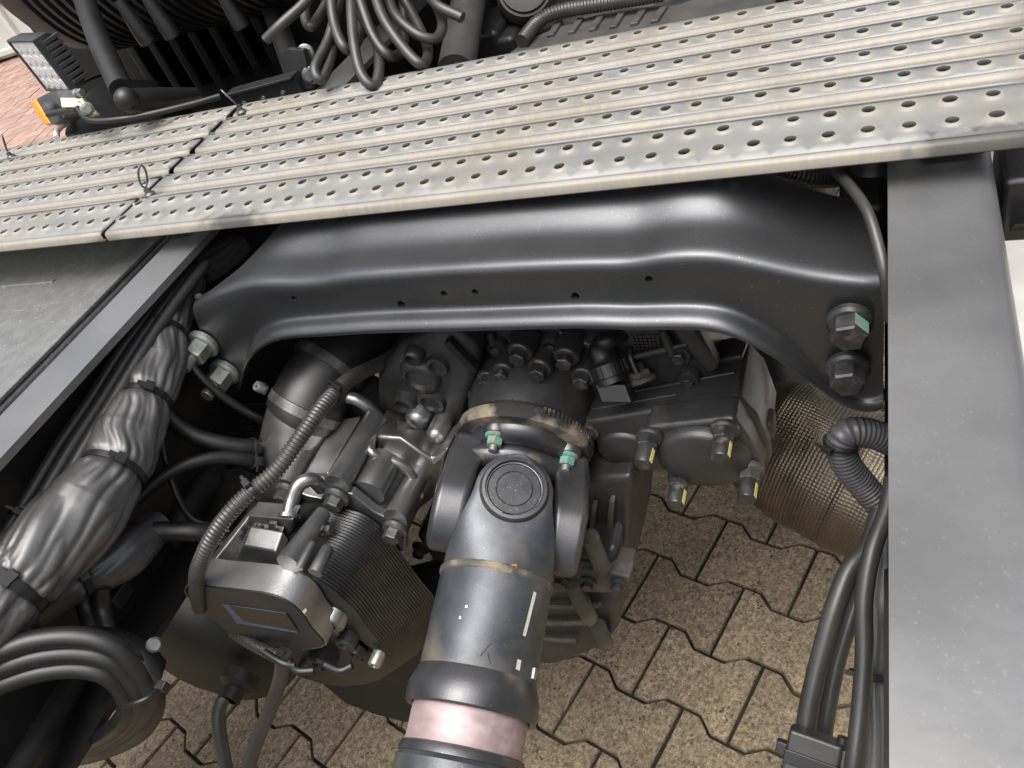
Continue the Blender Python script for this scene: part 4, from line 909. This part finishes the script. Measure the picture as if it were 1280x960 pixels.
def tank():
    t = thing('air_tank', 'dark dusty round air tank below the left rail with a drain fitting', 'tank', on(250, 930, 2, -.62))
    P = W(240, 842, 1.04)
    G().lathe(P, Y, [(.002, -.004), (.05, -.002), (.09, .008), (.115, .026), (.124, .050), (.124, .40), (.10, .43)], 64).build('tank_shell', 'black_dirt_shade', t, sharp=60)
    Q = W(294, 862, .955); b = G().lathe(Q + Y * .02, -Y, [(.024, 0), (.024, .014), (.018, .018), (.013, .02), (.013, .034)], 24).build('drain_port', 'black_dirt_shade', t, sharp=40)
    hexbolt(b, Q - Y * .004, -Y, .020, .010, 'cast_dirty')
    t2 = thing('drain_hose', 'black hose hanging from the air tank fitting to the ground', 'hose', W(275, 900, .96))
    cable('hose_wall', [(306, 860, .965), (288, 866, .955), (274, 885, .95), (274, 915, .95), (282, 960, .96), (286, 1000, .97)], .0085, 'rubber_dusty', t2, seg=14)
    t3 = thing('drain_hose', 'black hose dropping below the control module beside the air tank', 'hose', W(335, 890, .9))
    cable('hose_wall', [(355, 815, .86), (350, 850, .88), (336, 890, .9), (318, 935, .92), (300, 1000, .95)], .0085, 'rubber_dusty', t3, seg=14)
    t4 = thing('corrugated_conduit', 'short ribbed conduit peeking out under the control module', 'conduit', W(318, 802, .83))
    corrugated('conduit_wall', spl([W(292, 790, .90), W(312, 803, .88), W(335, 815, .86), W(350, 820, .85)], 10), .0070, .0042, 'conduit', t4, 14)
    t5 = thing('air_pipe', 'glossy black pipe rising steeply in the lower left corner', 'pipe', W(40, 910, .72))
    cable('pipe_wall', [(105, 830, .80), (75, 880, .76), (45, 930, .72), (10, 990, .68)], .0125, 'rubber', t5, seg=18)
    t6 = thing('mount_bracket', 'black bracket plate with round notches behind the loose cables', 'bracket', W(270, 620, .98))
    O = W(265, 625, .97); N = (Z * .7 - Y * .7).normalized()
    pl = [onp(*q, O, N) for q in ((236, 600), (262, 588), (300, 585), (330, 600), (322, 640), (290, 668), (250, 665), (262, 640), (250, 622))]
    G().prism(pl, -N * .02).build('plate', 'black_steel', t6, bev=.003, seg=2)
    for px, py in ((283, 604), (268, 630)):
        q = onp(px, py, O, N); G().lathe(q - N * .002, N, [(.014, 0), (.014, .003), (.011, .0035), (.010, .001), (.001, .001)], 20).build('boss', 'black_steel', t6)
    t7 = thing('push_rod', 'thick black rod standing slanted behind the loose cables', 'rod', W(225, 640, .93))
    cable('rod_body', [(268, 585, .98), (248, 615, .95), (225, 650, .92), (205, 680, .90)], .020, 'black_steel', t7, seg=20); cable('rod_neck', [(285, 560, 1.0), (268, 586, .98)], .013, 'black_steel', t7, seg=16)
    t8 = thing('push_rod', 'slim black rod slanting beside the lower rail flange', 'rod', W(160, 720, .86))
    cable('rod_body', [(200, 672, .90), (172, 705, .87), (150, 735, .85)], .0085, 'black_steel', t8, seg=16); G().box(W(146, 742, .845), X * .012, Y * .014, Z * .010).build('rod_end', 'black_steel', t8, bev=.003)
tank()
def side_panel():
    t = thing('locker_box', 'large grey textured locker box outside the left rail, under the walkway', 'locker box', V((-.85, -.4, -.25)))
    zt = -.035; x1 = -.487
    G().ringset([[V((x1, -1.4, zt)), V((-1.25, -1.4, zt)), V((-1.25, .1, zt)), V((x1, .1, zt))], [V((x1, -1.4, -.25)), V((-1.25, -1.4, -.25)), V((-1.25, .1, -.25)), V((x1, .1, -.25))]]).build('cover', 'panel_plastic', t, bev=.006, seg=3)
    G().box(V((x1 - .017, -.65, zt + .003)), X * .017, Y * .74, Z * .003).build('edge_strip', 'panel_plastic', t, bev=.002)
    a, b = on(-20, 361, 2, zt), on(68, 352, 2, zt); d = (b - a)
    G().box((a + b) / 2 - X * .08, d / 2 + X * .08, Y * .004, Z * .0025).build('bead', 'panel_plastic', t, bev=.002)
    a, b = on(-20, 392, 2, zt), on(50, 386, 2, zt); G().box((a + b) / 2 - X * .08, (b - a) / 2 + X * .08, Y * .0025, Z * .0012).build('bead', 'panel_plastic', t, bev=.001)
side_panel()

# ================================================================ right side: hoses, sleeve, exhaust
def right_side():
    t = thing('corrugated_hose', 'grey corrugated hose bent double beside the right rail', 'hose', W(1045, 550, .67))
    p = spl([W(*a) for a in ((1150, 566, .70), (1118, 553, .68), (1085, 541, .67), (1060, 541, .668), (1051, 556, .675), (1058, 580, .685), (1078, 606, .695), (1108, 640, .70))], 14)
    corrugated('hose_wall', p, .0128, .0040, 'hose_grey', t, 20, .12)
    k = int(14 * 3.9); tie_ring(t, p[k], p[k + 1] - p[k - 1], .0133, .004, head=W(1035, 549, .66) - p[k])
    def cab(lab, pts, r, mat='hose_grey'):
        q = thing('cable', lab, 'cable', W(*pts[3]), 'cables beside the right rail'); cable('cable_jacket', pts, r, mat, q, seg=14)
    cab('thick black cable sweeping down beside the right rail, leftmost of three', [(1100, 640, .66), (1085, 685, .65), (1062, 712, .645), (1043, 760, .64), (1026, 820, .64), (1012, 880, .64), (1004, 940, .64), (998, 1000, .64)], .0080, 'rubber_dusty')
    cab('black cable between the two thick ones beside the right rail', [(1098, 690, .67), (1078, 730, .665), (1062, 775, .66), (1046, 830, .66), (1034, 890, .66), (1026, 950, .66), (1020, 1000, .66)], .0070, 'rubber_dusty')
    cab('smooth black cable hugging the right rail, in front of the wrinkled sleeve', [(1116, 600, .63), (1108, 640, .62), (1090, 690, .61), (1080, 750, .605), (1080, 820, .60), (1075, 890, .595), (1068, 950, .59), (1062, 1000, .59)], .0068, 'rubber_dusty')
    t = thing('cable_sleeve', 'wrinkled black cloth sleeve hanging tight against the right rail', 'cable sleeve', W(1095, 850, .63))
    pts, rad, n = sleeve('sleeve_cloth', [(1112, 640, .67, 26), (1104, 700, .65, 36), (1096, 770, .64, 44), (1090, 850, .63, 44), (1086, 930, .62, 50), (1082, 1010, .61, 50)], [2.9], 'sleeve', t, seed=5, amp=.14)
    i = int(2.95 * n); tie_ring(t, pts[i], pts[i + 1] - pts[i - 1], .016, .005, head=W(1052, 857, .6) - pts[i])
    t = thing('cable_clamp', 'black plastic clamp block holding the cables at the bottom right', 'clamp', W(1018, 945, .63))
    P = W(1016, 944, .622); u = (W(1016, 930, .622) - W(1010, 960, .622)).normalized(); n_ = TOCAM(P); n_ = (n_ - u * n_.dot(u)).normalized(); s_ = u.cross(n_)
    G().box(P, s_ * .020, u * .017, n_ * .010).build('clamp_body', 'rubber_dusty', t, bev=.003, seg=2)
    G().box(P - u * .004 + n_ * .0085, s_ * .0205, u * .0055, n_ * .003).build('clamp_band', 'tie', t, bev=.001)
    Q = P + s_ * (.0225 if (W(990, 938, .6) - P).dot(s_) > 0 else -.0225) - u * .002
    G().box(Q, s_ * .005, u * .005, n_ * .005).build('clamp_lock', 'tie', t, bev=.001)
    Q = W(1049, 950, .615); c = thing('connector', 'small pale grey connector plug beside the clamp block', 'connector', Q); G().box(Q, s_ * .006, u * .010, n_ * .006).build('plug_body', 'hose_grey', c, bev=.0015); G().lathe(Q + u * .010, u, [(.0045, 0), (.0045, .008)], 12).build('plug_neck', 'rubber', c)
    t = thing('cable', 'thin grey cable bending over the right end of the cross member', 'cable', W(1083, 262, .51))
    cable('cable_jacket', [(1046, 195, .62), (1046, 214, .60), (1060, 230, .575), (1083, 262, .548), (1098, 308, .537), (1107, 350, .535), (1112, 400, .55)], .0040, 'rubber_dusty', t)
    # exhaust with embossed heat shield
    t = thing('exhaust_silencer', 'brown embossed foil heat shield round the exhaust, right of the gearbox', 'silencer', on(1020, 650, 2, -.75))
    B_, A = W(985, 560, 1.24), W(1230, 680, 1.10); d = (B_ - A); L_ = d.length; g = G(); R = .112
    prof = [(R, 0), (R, L_ * .5), (R, L_ * .85), (R * .98, L_ * .95), (R * .93, L_ + .02), (R * .84, L_ + .05), (R * .68, L_ + .075), (R * .4, L_ + .09), (.01, L_ + .095)]
    fine = []
    for (r0, h0), (r1, h1) in zip(prof, prof[1:]):
        for k in range(12): fine.append((r0 + (r1 - r0) * k / 12, h0 + (h1 - h0) * k / 12))
    fine.append(prof[-1]); seg = 64
    x, y, a = frame(d); me = bpy.data.meshes.new('heat_shield'); vs = []; fs = []; uv = []
    s_acc = 0; prev = None
    for i, (r, h) in enumerate(fine):
        if prev: s_acc += math.hypot(r - prev[0], h - prev[1])
        prev = (r, h)
        for j in range(seg + 1):
            w = 2 * math.pi * (j % seg) / seg; q_ = A + a * h + (x * math.cos(w) + y * math.sin(w)) * r; dn = noise.noise(q_ * 14) * .006 + abs(noise.noise(q_ * 30)) * -.003 + (.004 if abs(h - L_ * .62) < .006 else 0); w = 2 * math.pi * j / seg; vs.append(q_ + (x * math.cos(w) + y * math.sin(w)) * dn); uv.append((w * R / .0055, s_acc / .0055))
    for i in range(len(fine) - 1):
        for j in range(seg): q = i * (seg + 1) + j; fs.append((q, q + 1, q + seg + 2, q + seg + 1))
    me.from_pydata([tuple(q) for q in vs], [], fs); ul = me.uv_layers.new(name='UVMap')
    for lp in me.loops: ul.data[lp.index].uv = uv[lp.vertex_index]
    mesh_obj('heat_shield', me, 'foil', t, sharp=80)
    t = thing('exhaust_pipe', 'dark round pipe behind the arch at the right of the valve housing', 'pipe', W(975, 480, 1.3))
    cable('pipe_wall', [(930, 380, 1.45), (965, 430, 1.38), (985, 480, 1.33), (990, 530, 1.32)], .052, 'black_dirt_shade', t, seg=32)
    t = thing('filter_can', 'beige canister half hidden behind the valve housing', 'canister', W(890, 430, .95))
    P = W(888, 445, .97); G().lathe(P - Z * .02, Z, [(.03, 0), (.032, .01), (.032, .09), (.025, .1)], 28).build('can_body', 'beige_part', t); G().lathe(P + V((.022, -.022, .055)), V((.3, -1, .3)), [(.007, 0), (.007, .004)], 12).build('clip', 'rubber', t)
    # outside the right rail
    t = thing('side_bracket', 'black angled bracket standing outside the right rail under the walkway', 'bracket', on(1265, 240, 2, -.1))
    P = on(1272, 208, 2, -.02); G().box(P + V((.02, .02, -.03)), X * .030, Y * .035, Z * .028).build('bracket_body', 'chassis_paint', t, bev=.005, seg=3)
    P = on(1268, 245, 2, -.10); G().lathe(P + X * .03, -X, [(.012, 0), (.012, .04), (.016, .041), (.016, .05)], 20).build('pipe_stub', 'hose_grey', t)
    t = thing('corrugated_conduit', 'black corrugated conduit outside the right rail', 'conduit', on(1278, 255, 2, -.1))
    corrugated('conduit_wall', spl([on(1262, 232, 2, -.12), on(1272, 245, 2, -.11), on(1284, 262, 2, -.10), on(1300, 290, 2, -.08)], 10), .008, .0042, 'conduit', t)
    P = on(1264, 285, 2, -.06); t = thing('lashing_eye', 'small black lug on the outer flank of the right rail', 'lug', P)
    G().prism([P + q for q in (V((0, -.012, .012)), V((.014, -.010, .010)), V((.018, 0, 0)), V((.014, .012, -.012)), V((0, .012, -.014)))], Y * .01 - Z * .01).build('lug_body', 'black_steel', t, bev=.002)
right_side()
def rubber_mount():
    P = W(1092, 240, .70); t = thing('rubber_mount', 'dark rubber mount between the cross member and the right rail', 'mount', P)
    G().lathe(P - Z * .06, Z, [(.030, 0), (.034, .02), (.030, .05), (.020, .07), (.018, .09), (.008, .095)], 28).build('mount_body', 'rubber_dusty', t, sharp=60)
    G().box(V((.325, -.20, -.14)), X * .018, Y * .10, Z * .09).build('mount_plate', 'black_dirt_shade', t, bev=.006, seg=2)
    hexbolt(t, P + Z * .03, Z, .016, .010, 'bolt_black')
    t = thing('corrugated_conduit', 'black corrugated conduit peeping out behind the right end of the cross member', 'conduit', on(985, 216, 1, -.25))
    corrugated('conduit_wall', spl([on(930, 208, 1, -.27), on(975, 214, 1, -.25), on(1010, 222, 1, -.24), on(1045, 222, 1, -.22), on(1075, 215, 1, -.20)], 12), .009, .0042, 'conduit', t)
rubber_mount()

# ================================================================ things beyond the walkway
def beyond():
    # ribbed air intake
    t = thing('air_intake', 'big black ribbed air intake body hanging behind the work lamp', 'air intake', V((-.75, .3, .05)))
    c = V((-.70, .30, .25)); L0, L1 = -.24, .42; n = 32; rings = []; R = .20
    def ring(x, r): return [c + V((x, math.cos(w) * r * .95, math.sin(w) * r)) for w in [2 * math.pi * k / 56 for k in range(56)]]
    for k in range(8): a = math.pi / 2 * k / 8; rings.append(ring(L0 - .12 * math.cos(a), R - .12 + .12 * math.sin(a) - (.004 if k % 2 else 0)))
    for i in range(n):
        x = L0 + (L1 - L0) * i / n; st = (L1 - L0) / n
        for k, r in ((.1, R), (.5, R), (.62, R - .009), (.95, R - .009)): rings.append(ring(x + st * k, r))
    rings.append(ring(L1, R - .03)); G().ringset(rings).build('ribbed_body', 'rubber', t, sharp=60)
    for px, py in ((174, 42), (205, 34), (292, 22)):
        P = W(px, py, 1.20); G().lathe(P + Z * .05, -Z + V((.1, 0, 0)), [(.008, 0), (.0125, .05), (.0125, .066), (.010, .068)], 18).build('rubber_peg', 'rubber', t)
    # louvred black housing
    t = thing('louvred_housing', 'black plastic housing with upright louvres beyond the walkway', 'housing', W(250, 110, 1.5))
    O = W(240, 105, 1.48); fwd = V((-.35, 1, 0)).normalized(); sd = V((1, .35, 0)).normalized()
    G().box(O + fwd * .30 - Z * .20, sd * .38, fwd * .06, Z * .42).build('back_wall', 'rubber', t, bev=.02, seg=3)
    for i in range(8):
        G().box(O + fwd * .215 + sd * (-.17 + i * .045) + Z * .0, sd * .010, fwd * .03, Z * .075).build('louvre', 'rubber', t, bev=.006, seg=2)
    G().box(O + fwd * .12 - Z * .15 - sd * .02, sd * .22, fwd * .14, Z * .09).build('housing_box', 'rubber', t, bev=.03, seg=4)
    G().lathe(O + fwd * -.03 - Z * .125 + sd * .10, -fwd, [(.02, 0), (.02, .01), (.012, .012), (.012, .03)], 18).build('boss', 'black_steel', t)
    # round posts
    t = thing('grab_post', 'thick scuffed black round post leaning beside the work lamp', 'post', W(158, 130, 1.08))
    p = [W(86, -60, 1.30), W(120, 40, 1.18), W(152, 112, 1.10)]; G().tube(spl(p, 6), .0165, 28).build('post_tube', 'rubber', t, sharp=60); G().sphere(W(158, 124, 1.09), .0165, 20).build('post_end', 'rubber', t)
    G().tube([W(158, 126, 1.10), W(200, 124, 1.14), W(246, 118, 1.19)], [.0165, .016, .010], 24).build('post_foot', 'rubber', t)
    t = thing('grab_post', 'slimmer black post standing left of the coiled cable', 'post', W(372, 105, 1.12))
    G().tube([W(322, -40, 1.36), W(350, 40, 1.24), W(372, 100, 1.16)], .0165, 24).build('post_tube', 'rubber', t)
    O = W(372, 92, 1.13); N = V((-.3, -1, .25)).normalized(); G().prism([onp(*q, O, N) for q in ((350, 66), (360, 60), (378, 62), (390, 112), (362, 118))], -N * .01).build('post_bracket', 'black_steel', t, bev=.002)
    for q in ((382, 66), (388, 94)): hexbolt(t, W(*q, 1.12), V((.5, -1, .3)), .014, .010, 'bolt_zinc' if q[1] < 80 else 'bolt_dark', washer=.012)
    # angle bar with bolts
    t = thing('angle_bar', 'black steel angle bar with small bolts along the far edge of the walkway', 'bar', W(320, 125, 1.15))
    a, b = W(290, 122, 1.16), W(372, 100, 1.12); d = (b - a); G().box((a + b) / 2 - Z * .015, d / 2, Y * .003, Z * .022).build('web', 'black_steel', t, bev=.001); G().box((a + b) / 2 + Z * .008, d / 2, Y * .012, Z * .002).build('flange', 'black_steel', t, bev=.001)
    for k in (.15, .45, .75): hexbolt(t, a + d * k - Z * .012 - Y * .004, -Y, .006, .003, 'bolt_dark', washer=.005)
    # coiled cable: one long strand wound in loops
    t = thing('coiled_cable', 'coiled black electric cable hanging in loops beyond the walkway', 'coiled cable', W(460, 60, 1.0))
    K = [(332, 50, 1.0), (352, 30, .99), (385, -2, .99), (400, -40, 1.0), (388, -20, 1.03), (381, 15, 1.02), (388, 33, 1.01), (404, 12, 1.03), (424, -30, 1.05), (428, -20, 1.02), (412, 45, 1.0), (394, 84, .98), (402, 99, .98), (414, 70, 1.0), (420, 15, 1.03), (425, -40, 1.04), (414, -20, 1.0), (418, 30, .985), (434, 62, .98), (450, 40, 1.03), (452, -35, 1.05), (440, -15, .99), (441, 40, .965), (450, 88, .955), (466, 107, .955), (474, 85, .97), (468, 45, 1.0), (440, 0, 1.04), (432, -35, 1.03), (446, -10, .985), (466, 44, .975), (488, 70, .975), (504, 55, 1.02), (500, -20, 1.05), (468, -25, .99), (478, 20, .965), (508, 64, .955), (529, 80, .955), (533, 55, 1.0), (505, 0, 1.04), (482, -25, 1.02), (492, 15, .98), (520, 42, .965), (545, 48, .97), (553, 28, 1.0), (542, 0, 1.04), (528, -22, 1.02), (545, 5, .98), (578, 22, .97)]
    cable('cable_jacket', K, .0066, 'rubber_dusty', t, n=10, seg=14)
    # wide duct and the covers of the engine tunnel
    t = thing('air_duct', 'wide matt grey upright duct behind the coiled cable', 'duct', W(570, 85, 1.12))
    G().tube([W(596, -60, 1.35), W(584, 10, 1.25), W(570, 90, 1.14)], .0275, 32).build('duct_wall', 'cover_grey', t)
    t = thing('engine_cover', 'grey ribbed sound cover over the gearbox, beyond the walkway', 'cover', W(760, 40, 1.15))
    zc = -.07; lp = ZP([(632, 66), (655, 48), (700, 30), (770, 8), (850, 2), (880, -10), (960, -40), (990, 60), (800, 120), (640, 130)], zc)
    G().prism(lp, -Z * .06).build('cover_shell', 'cover_grey', t, bev=.012, seg=4)
    for i in range(6):
        a, b = on(700 + i * 26, 28 - i * 3.5, 2, zc + .001), on(688 + i * 26, 46 - i * 3.5, 2, zc + .001); G().box((a + b) / 2, (b - a) / 2, X * .006, Z * .004).build('rib', 'cover_grey', t, bev=.002)
    t = thing('corrugated_conduit', 'black ribbed conduit lying along the grey sound cover', 'conduit', W(700, 12, 1.15))
    corrugated('conduit_wall', spl([on(652, 52, 2, -.06), on(672, 28, 2, -.055), on(700, 14, 2, -.05), on(760, 4, 2, -.05), on(830, -8, 2, -.05)], 12), .011, .0055, 'conduit', t)
    t = thing('round_housing', 'round grey housing at the top edge above the sound cover', 'housing', W(655, 0, 1.3))
    P = W(656, -14, 1.28); G().lathe(P, (CP - P) * .6 + V((0, 0, .3)), [(.05, -.05), (.05, -.01), (.046, 0), (.044, .006), (.040, .006), (.038, .012), (.02, .014)], 36).build('housing_cap', 'cover_grey', t, sharp=40)
    t = thing('engine_block', 'dark mass of the engine in the tunnel behind the walkway', 'engine', V((0, .8, -.5)))
    G().box(V((-.05, 1.0, -.42)), X * .30, Y * .55, Z * .30).build('block', 'black_dirt_shade', t, bev=.03, seg=3)
    G().prism([W(*q) for q in ((600, 40, 1.5), (625, 0, 1.6), (680, -20, 1.7), (640, 60, 1.45))], V((.05, .2, -.2))).build('bracket', 'beige_part', t, bev=.005)
    for i, (px, py) in enumerate(((620, 45), (640, 52), (905, 12), (895, -4))):
        P = W(px, py, 1.35); G().box(P, X * .03, Y * .06, Z * .03).build('lug', 'black_steel', t, bev=.01)
    t = thing('cab_rear_wall', 'dark rear wall of the truck cab above the top edge of the picture', 'cab', V((0, .75, .2)))
    G().box(V((0, 1.35, 1.45)), X * 1.2, Y * .75, Z * 1.25).build('cab_body', 'black_steel', t, bev=.08, seg=3)
    # mudguard with white lip
    t = thing('mudguard', 'black mudguard with a white lip below the side marker lamp', 'mudguard', W(95, 160, 1.3))
    G().prism([W(*q) for q in ((78, 168, 1.28), (80, 155, 1.30), (90, 140, 1.33), (110, 112, 1.42), (135, 96, 1.52), (200, 100, 1.50), (200, 180, 1.2))], V((.0, .05, -.12))).build('guard_shell', 'rubber', t, bev=.006)
    G().tube(spl([W(*q) for q in ((71, 172, 1.27), (72, 163, 1.28), (80, 155, 1.285), (84, 146, 1.30), (88, 139, 1.32))], 5), .0045, 12).build('guard_lip', 'white_paint', t, sharp=70)
    G().tube(spl([W(*q) for q in ((98, 106, 1.42), (115, 98, 1.47), (132, 92, 1.52))], 4), .003, 8).build('guard_edge', 'bolt_dark', t, sharp=70)
    t = thing('cable', 'thin black lamp cable looping from the work lamp along the walkway', 'cable', W(110, 150, 1.1)); cable('cable_jacket', [(97, 135, 1.13), (106, 146, 1.12), (120, 151, 1.11), (150, 149, 1.10), (190, 142, 1.10), (240, 130, 1.11), (275, 120, 1.12)], .0042, 'rubber', t)
    # work lamp
    t = thing('work_lamp', 'square black work lamp with a grid of light-emitting diodes', 'work lamp', W(80, 120, 1.13))
    A = W(12, 53, 1.20); B_ = W(42, 53, 1.1425); C_ = W(58, 111, 1.2525); a = (C_ - A); b = (B_ - A); n_ = a.cross(b).normalized()
    if n_.dot(TOCAM(A)) < 0: n_ = -n_
    b = b - a.normalized() * b.dot(a.normalized()); F = [A, A + b, A + b + a, A + a]
    ctr = sum(F, V()) / 4; grow = lambda k, off: [ctr + (q - ctr) * k + n_ * off for q in F]
    body = G().ringset([grow(.86, -.036), grow(1.05, -.024), grow(1.10, -.006), grow(1.10, .002), grow(1.0, .002), grow(.98, -.002)]).build('lamp_body', 'led_body', t, bev=.003, seg=2)
    lens = G().ringset([grow(.98, -.006), grow(.98, -.001)]).build('lamp_glass', 'led_glass', t, smooth=False)
    for i in range(4):
        for j in range(4):
            P = A + a * ((i + .5) / 4) + b * ((j + .5) / 4); G().lathe(P - n_ * .001, n_, [(.0088, 0), (.0075, .0012), (.004, .0004), (.001, .0003)], 12).build('lamp_reflector', 'led_glass', lens, sharp=70)
    nb = b.normalized(); na = a.normalized()
    for i in range(8): G().box(ctr + na * a.length * (-.40 + i * .115) + nb * b.length * .50 - n_ * .022, na * .0032, nb * .005, n_ * .014).build('cooling_fin', 'led_body', body, bev=.001)
    G().prism([W(*q) for q in ((70, 114, 1.19), (92, 112, 1.15), (100, 128, 1.13), (76, 128, 1.16))], V((0, .01, -.004))).build('lamp_foot', 'bolt_dark', t, bev=.001)
    G().prism([W(*q) for q in ((75, 122, 1.15), (102, 122, 1.13), (121, 142, 1.12), (106, 146, 1.12), (96, 134, 1.13), (77, 134, 1.15))], V((0, .004, -.004))).build('lamp_bracket', 'zinc_yellow', t, bev=.0008)
    hexbolt(t, W(109, 136, 1.112), (CP - W(109, 136, 1.11)), .012, .006, 'bolt_zinc', washer=.0095); hexbolt(t, W(97, 117, 1.12), X, .010, .008, 'bolt_zinc', washer=.007)
    # side marker
    t = thing('side_marker_lamp', 'orange side marker lamp on a black arm below the work lamp', 'marker lamp', W(55, 140, 1.25))
    P = [W(*q) for q in ((40, 127, 1.27), (46, 122, 1.25), (62, 114, 1.22), (76, 118, 1.20), (78, 150, 1.20), (66, 156, 1.22), (60, 155, 1.25))]
    G().prism(P, V((.01, .025, -.012))).build('lamp_case', 'led_body', t, bev=.004, seg=3)
    P = [W(*q) for q in ((37, 126, 1.266), (43, 124, 1.25), (63, 155, 1.235), (57, 157, 1.25), (46, 146, 1.262))]; G().prism(P, V((.008, .02, -.012))).build('lamp_lens', 'orange_lens', t, bev=.003, seg=3)
    G().lathe(W(64, 136, 1.195), TOCAM(W(64, 136, 1.2)), [(.012, -.004), (.012, .003), (.007, .004), (.006, .009), (.002, .010)], 18).build('lamp_screw', 'bolt_dark', t)
    G().tube([W(60, 143, 1.19), W(80, 139, 1.17), (W(97, 137, 1.14))], .005, 12).build('lamp_arm', 'rubber', t)
    # pale ribbed container across the yard
    t = thing('container', 'pale grey ribbed steel container standing on the red brick yard', 'container', V((-9.2, 6.4, GZ)))
    a, b = on(-60, 95, 2, GZ + .02), on(160, 25, 2, GZ + .02); d = (b - a); u = d.normalized(); n_ = V((-u.y, u.x, 0)); 
    if n_.dot(CP - a) > 0: n_ = -n_
    G().ringset([[a - u * 3, b, b + n_ * 2.4, a - u * 3 + n_ * 2.4], [q + Z * 2.4 for q in (a - u * 3, b, b + n_ * 2.4, a - u * 3 + n_ * 2.4)]]).build('wall', 'container_paint', t, bev=.02)
    for px in (-30, 5, 42, 78, 112):
        P = a + d * ((px + 60) / 220); G().box(P + Z * 1.2 - n_ * .02, u * .035, n_ * .03, Z * 1.19).build('upright_rib', 'container_paint', t, bev=.012)
    for z in (.06, .55, 1.1): G().box((a + b) / 2 - u * 1.5 + Z * z - n_ * .015, u * (d.length / 2 + 1.5), n_ * .022, Z * .03).build('cross_rib', 'container_paint', t, bev=.012)
    P = a + d * (93 / 220) + Z * .56 - n_ * .05; G().lathe(P, -n_, [(.06, 0), (.06, .03), (.04, .05), (.01, .05)], 20).build('rib_boss', 'container_paint', t)
    # mint painted tube end at the right top corner
    t = thing('mint_tube', 'pale mint painted round tube at the right end of the walkway', 'tube', W(1275, 10, .9))
    G().tube([W(1262, -40, .95), W(1276, 2, .90), W(1300, 40, .86)], .030, 28).build('tube_wall', 'mint_paint', t)
beyond()
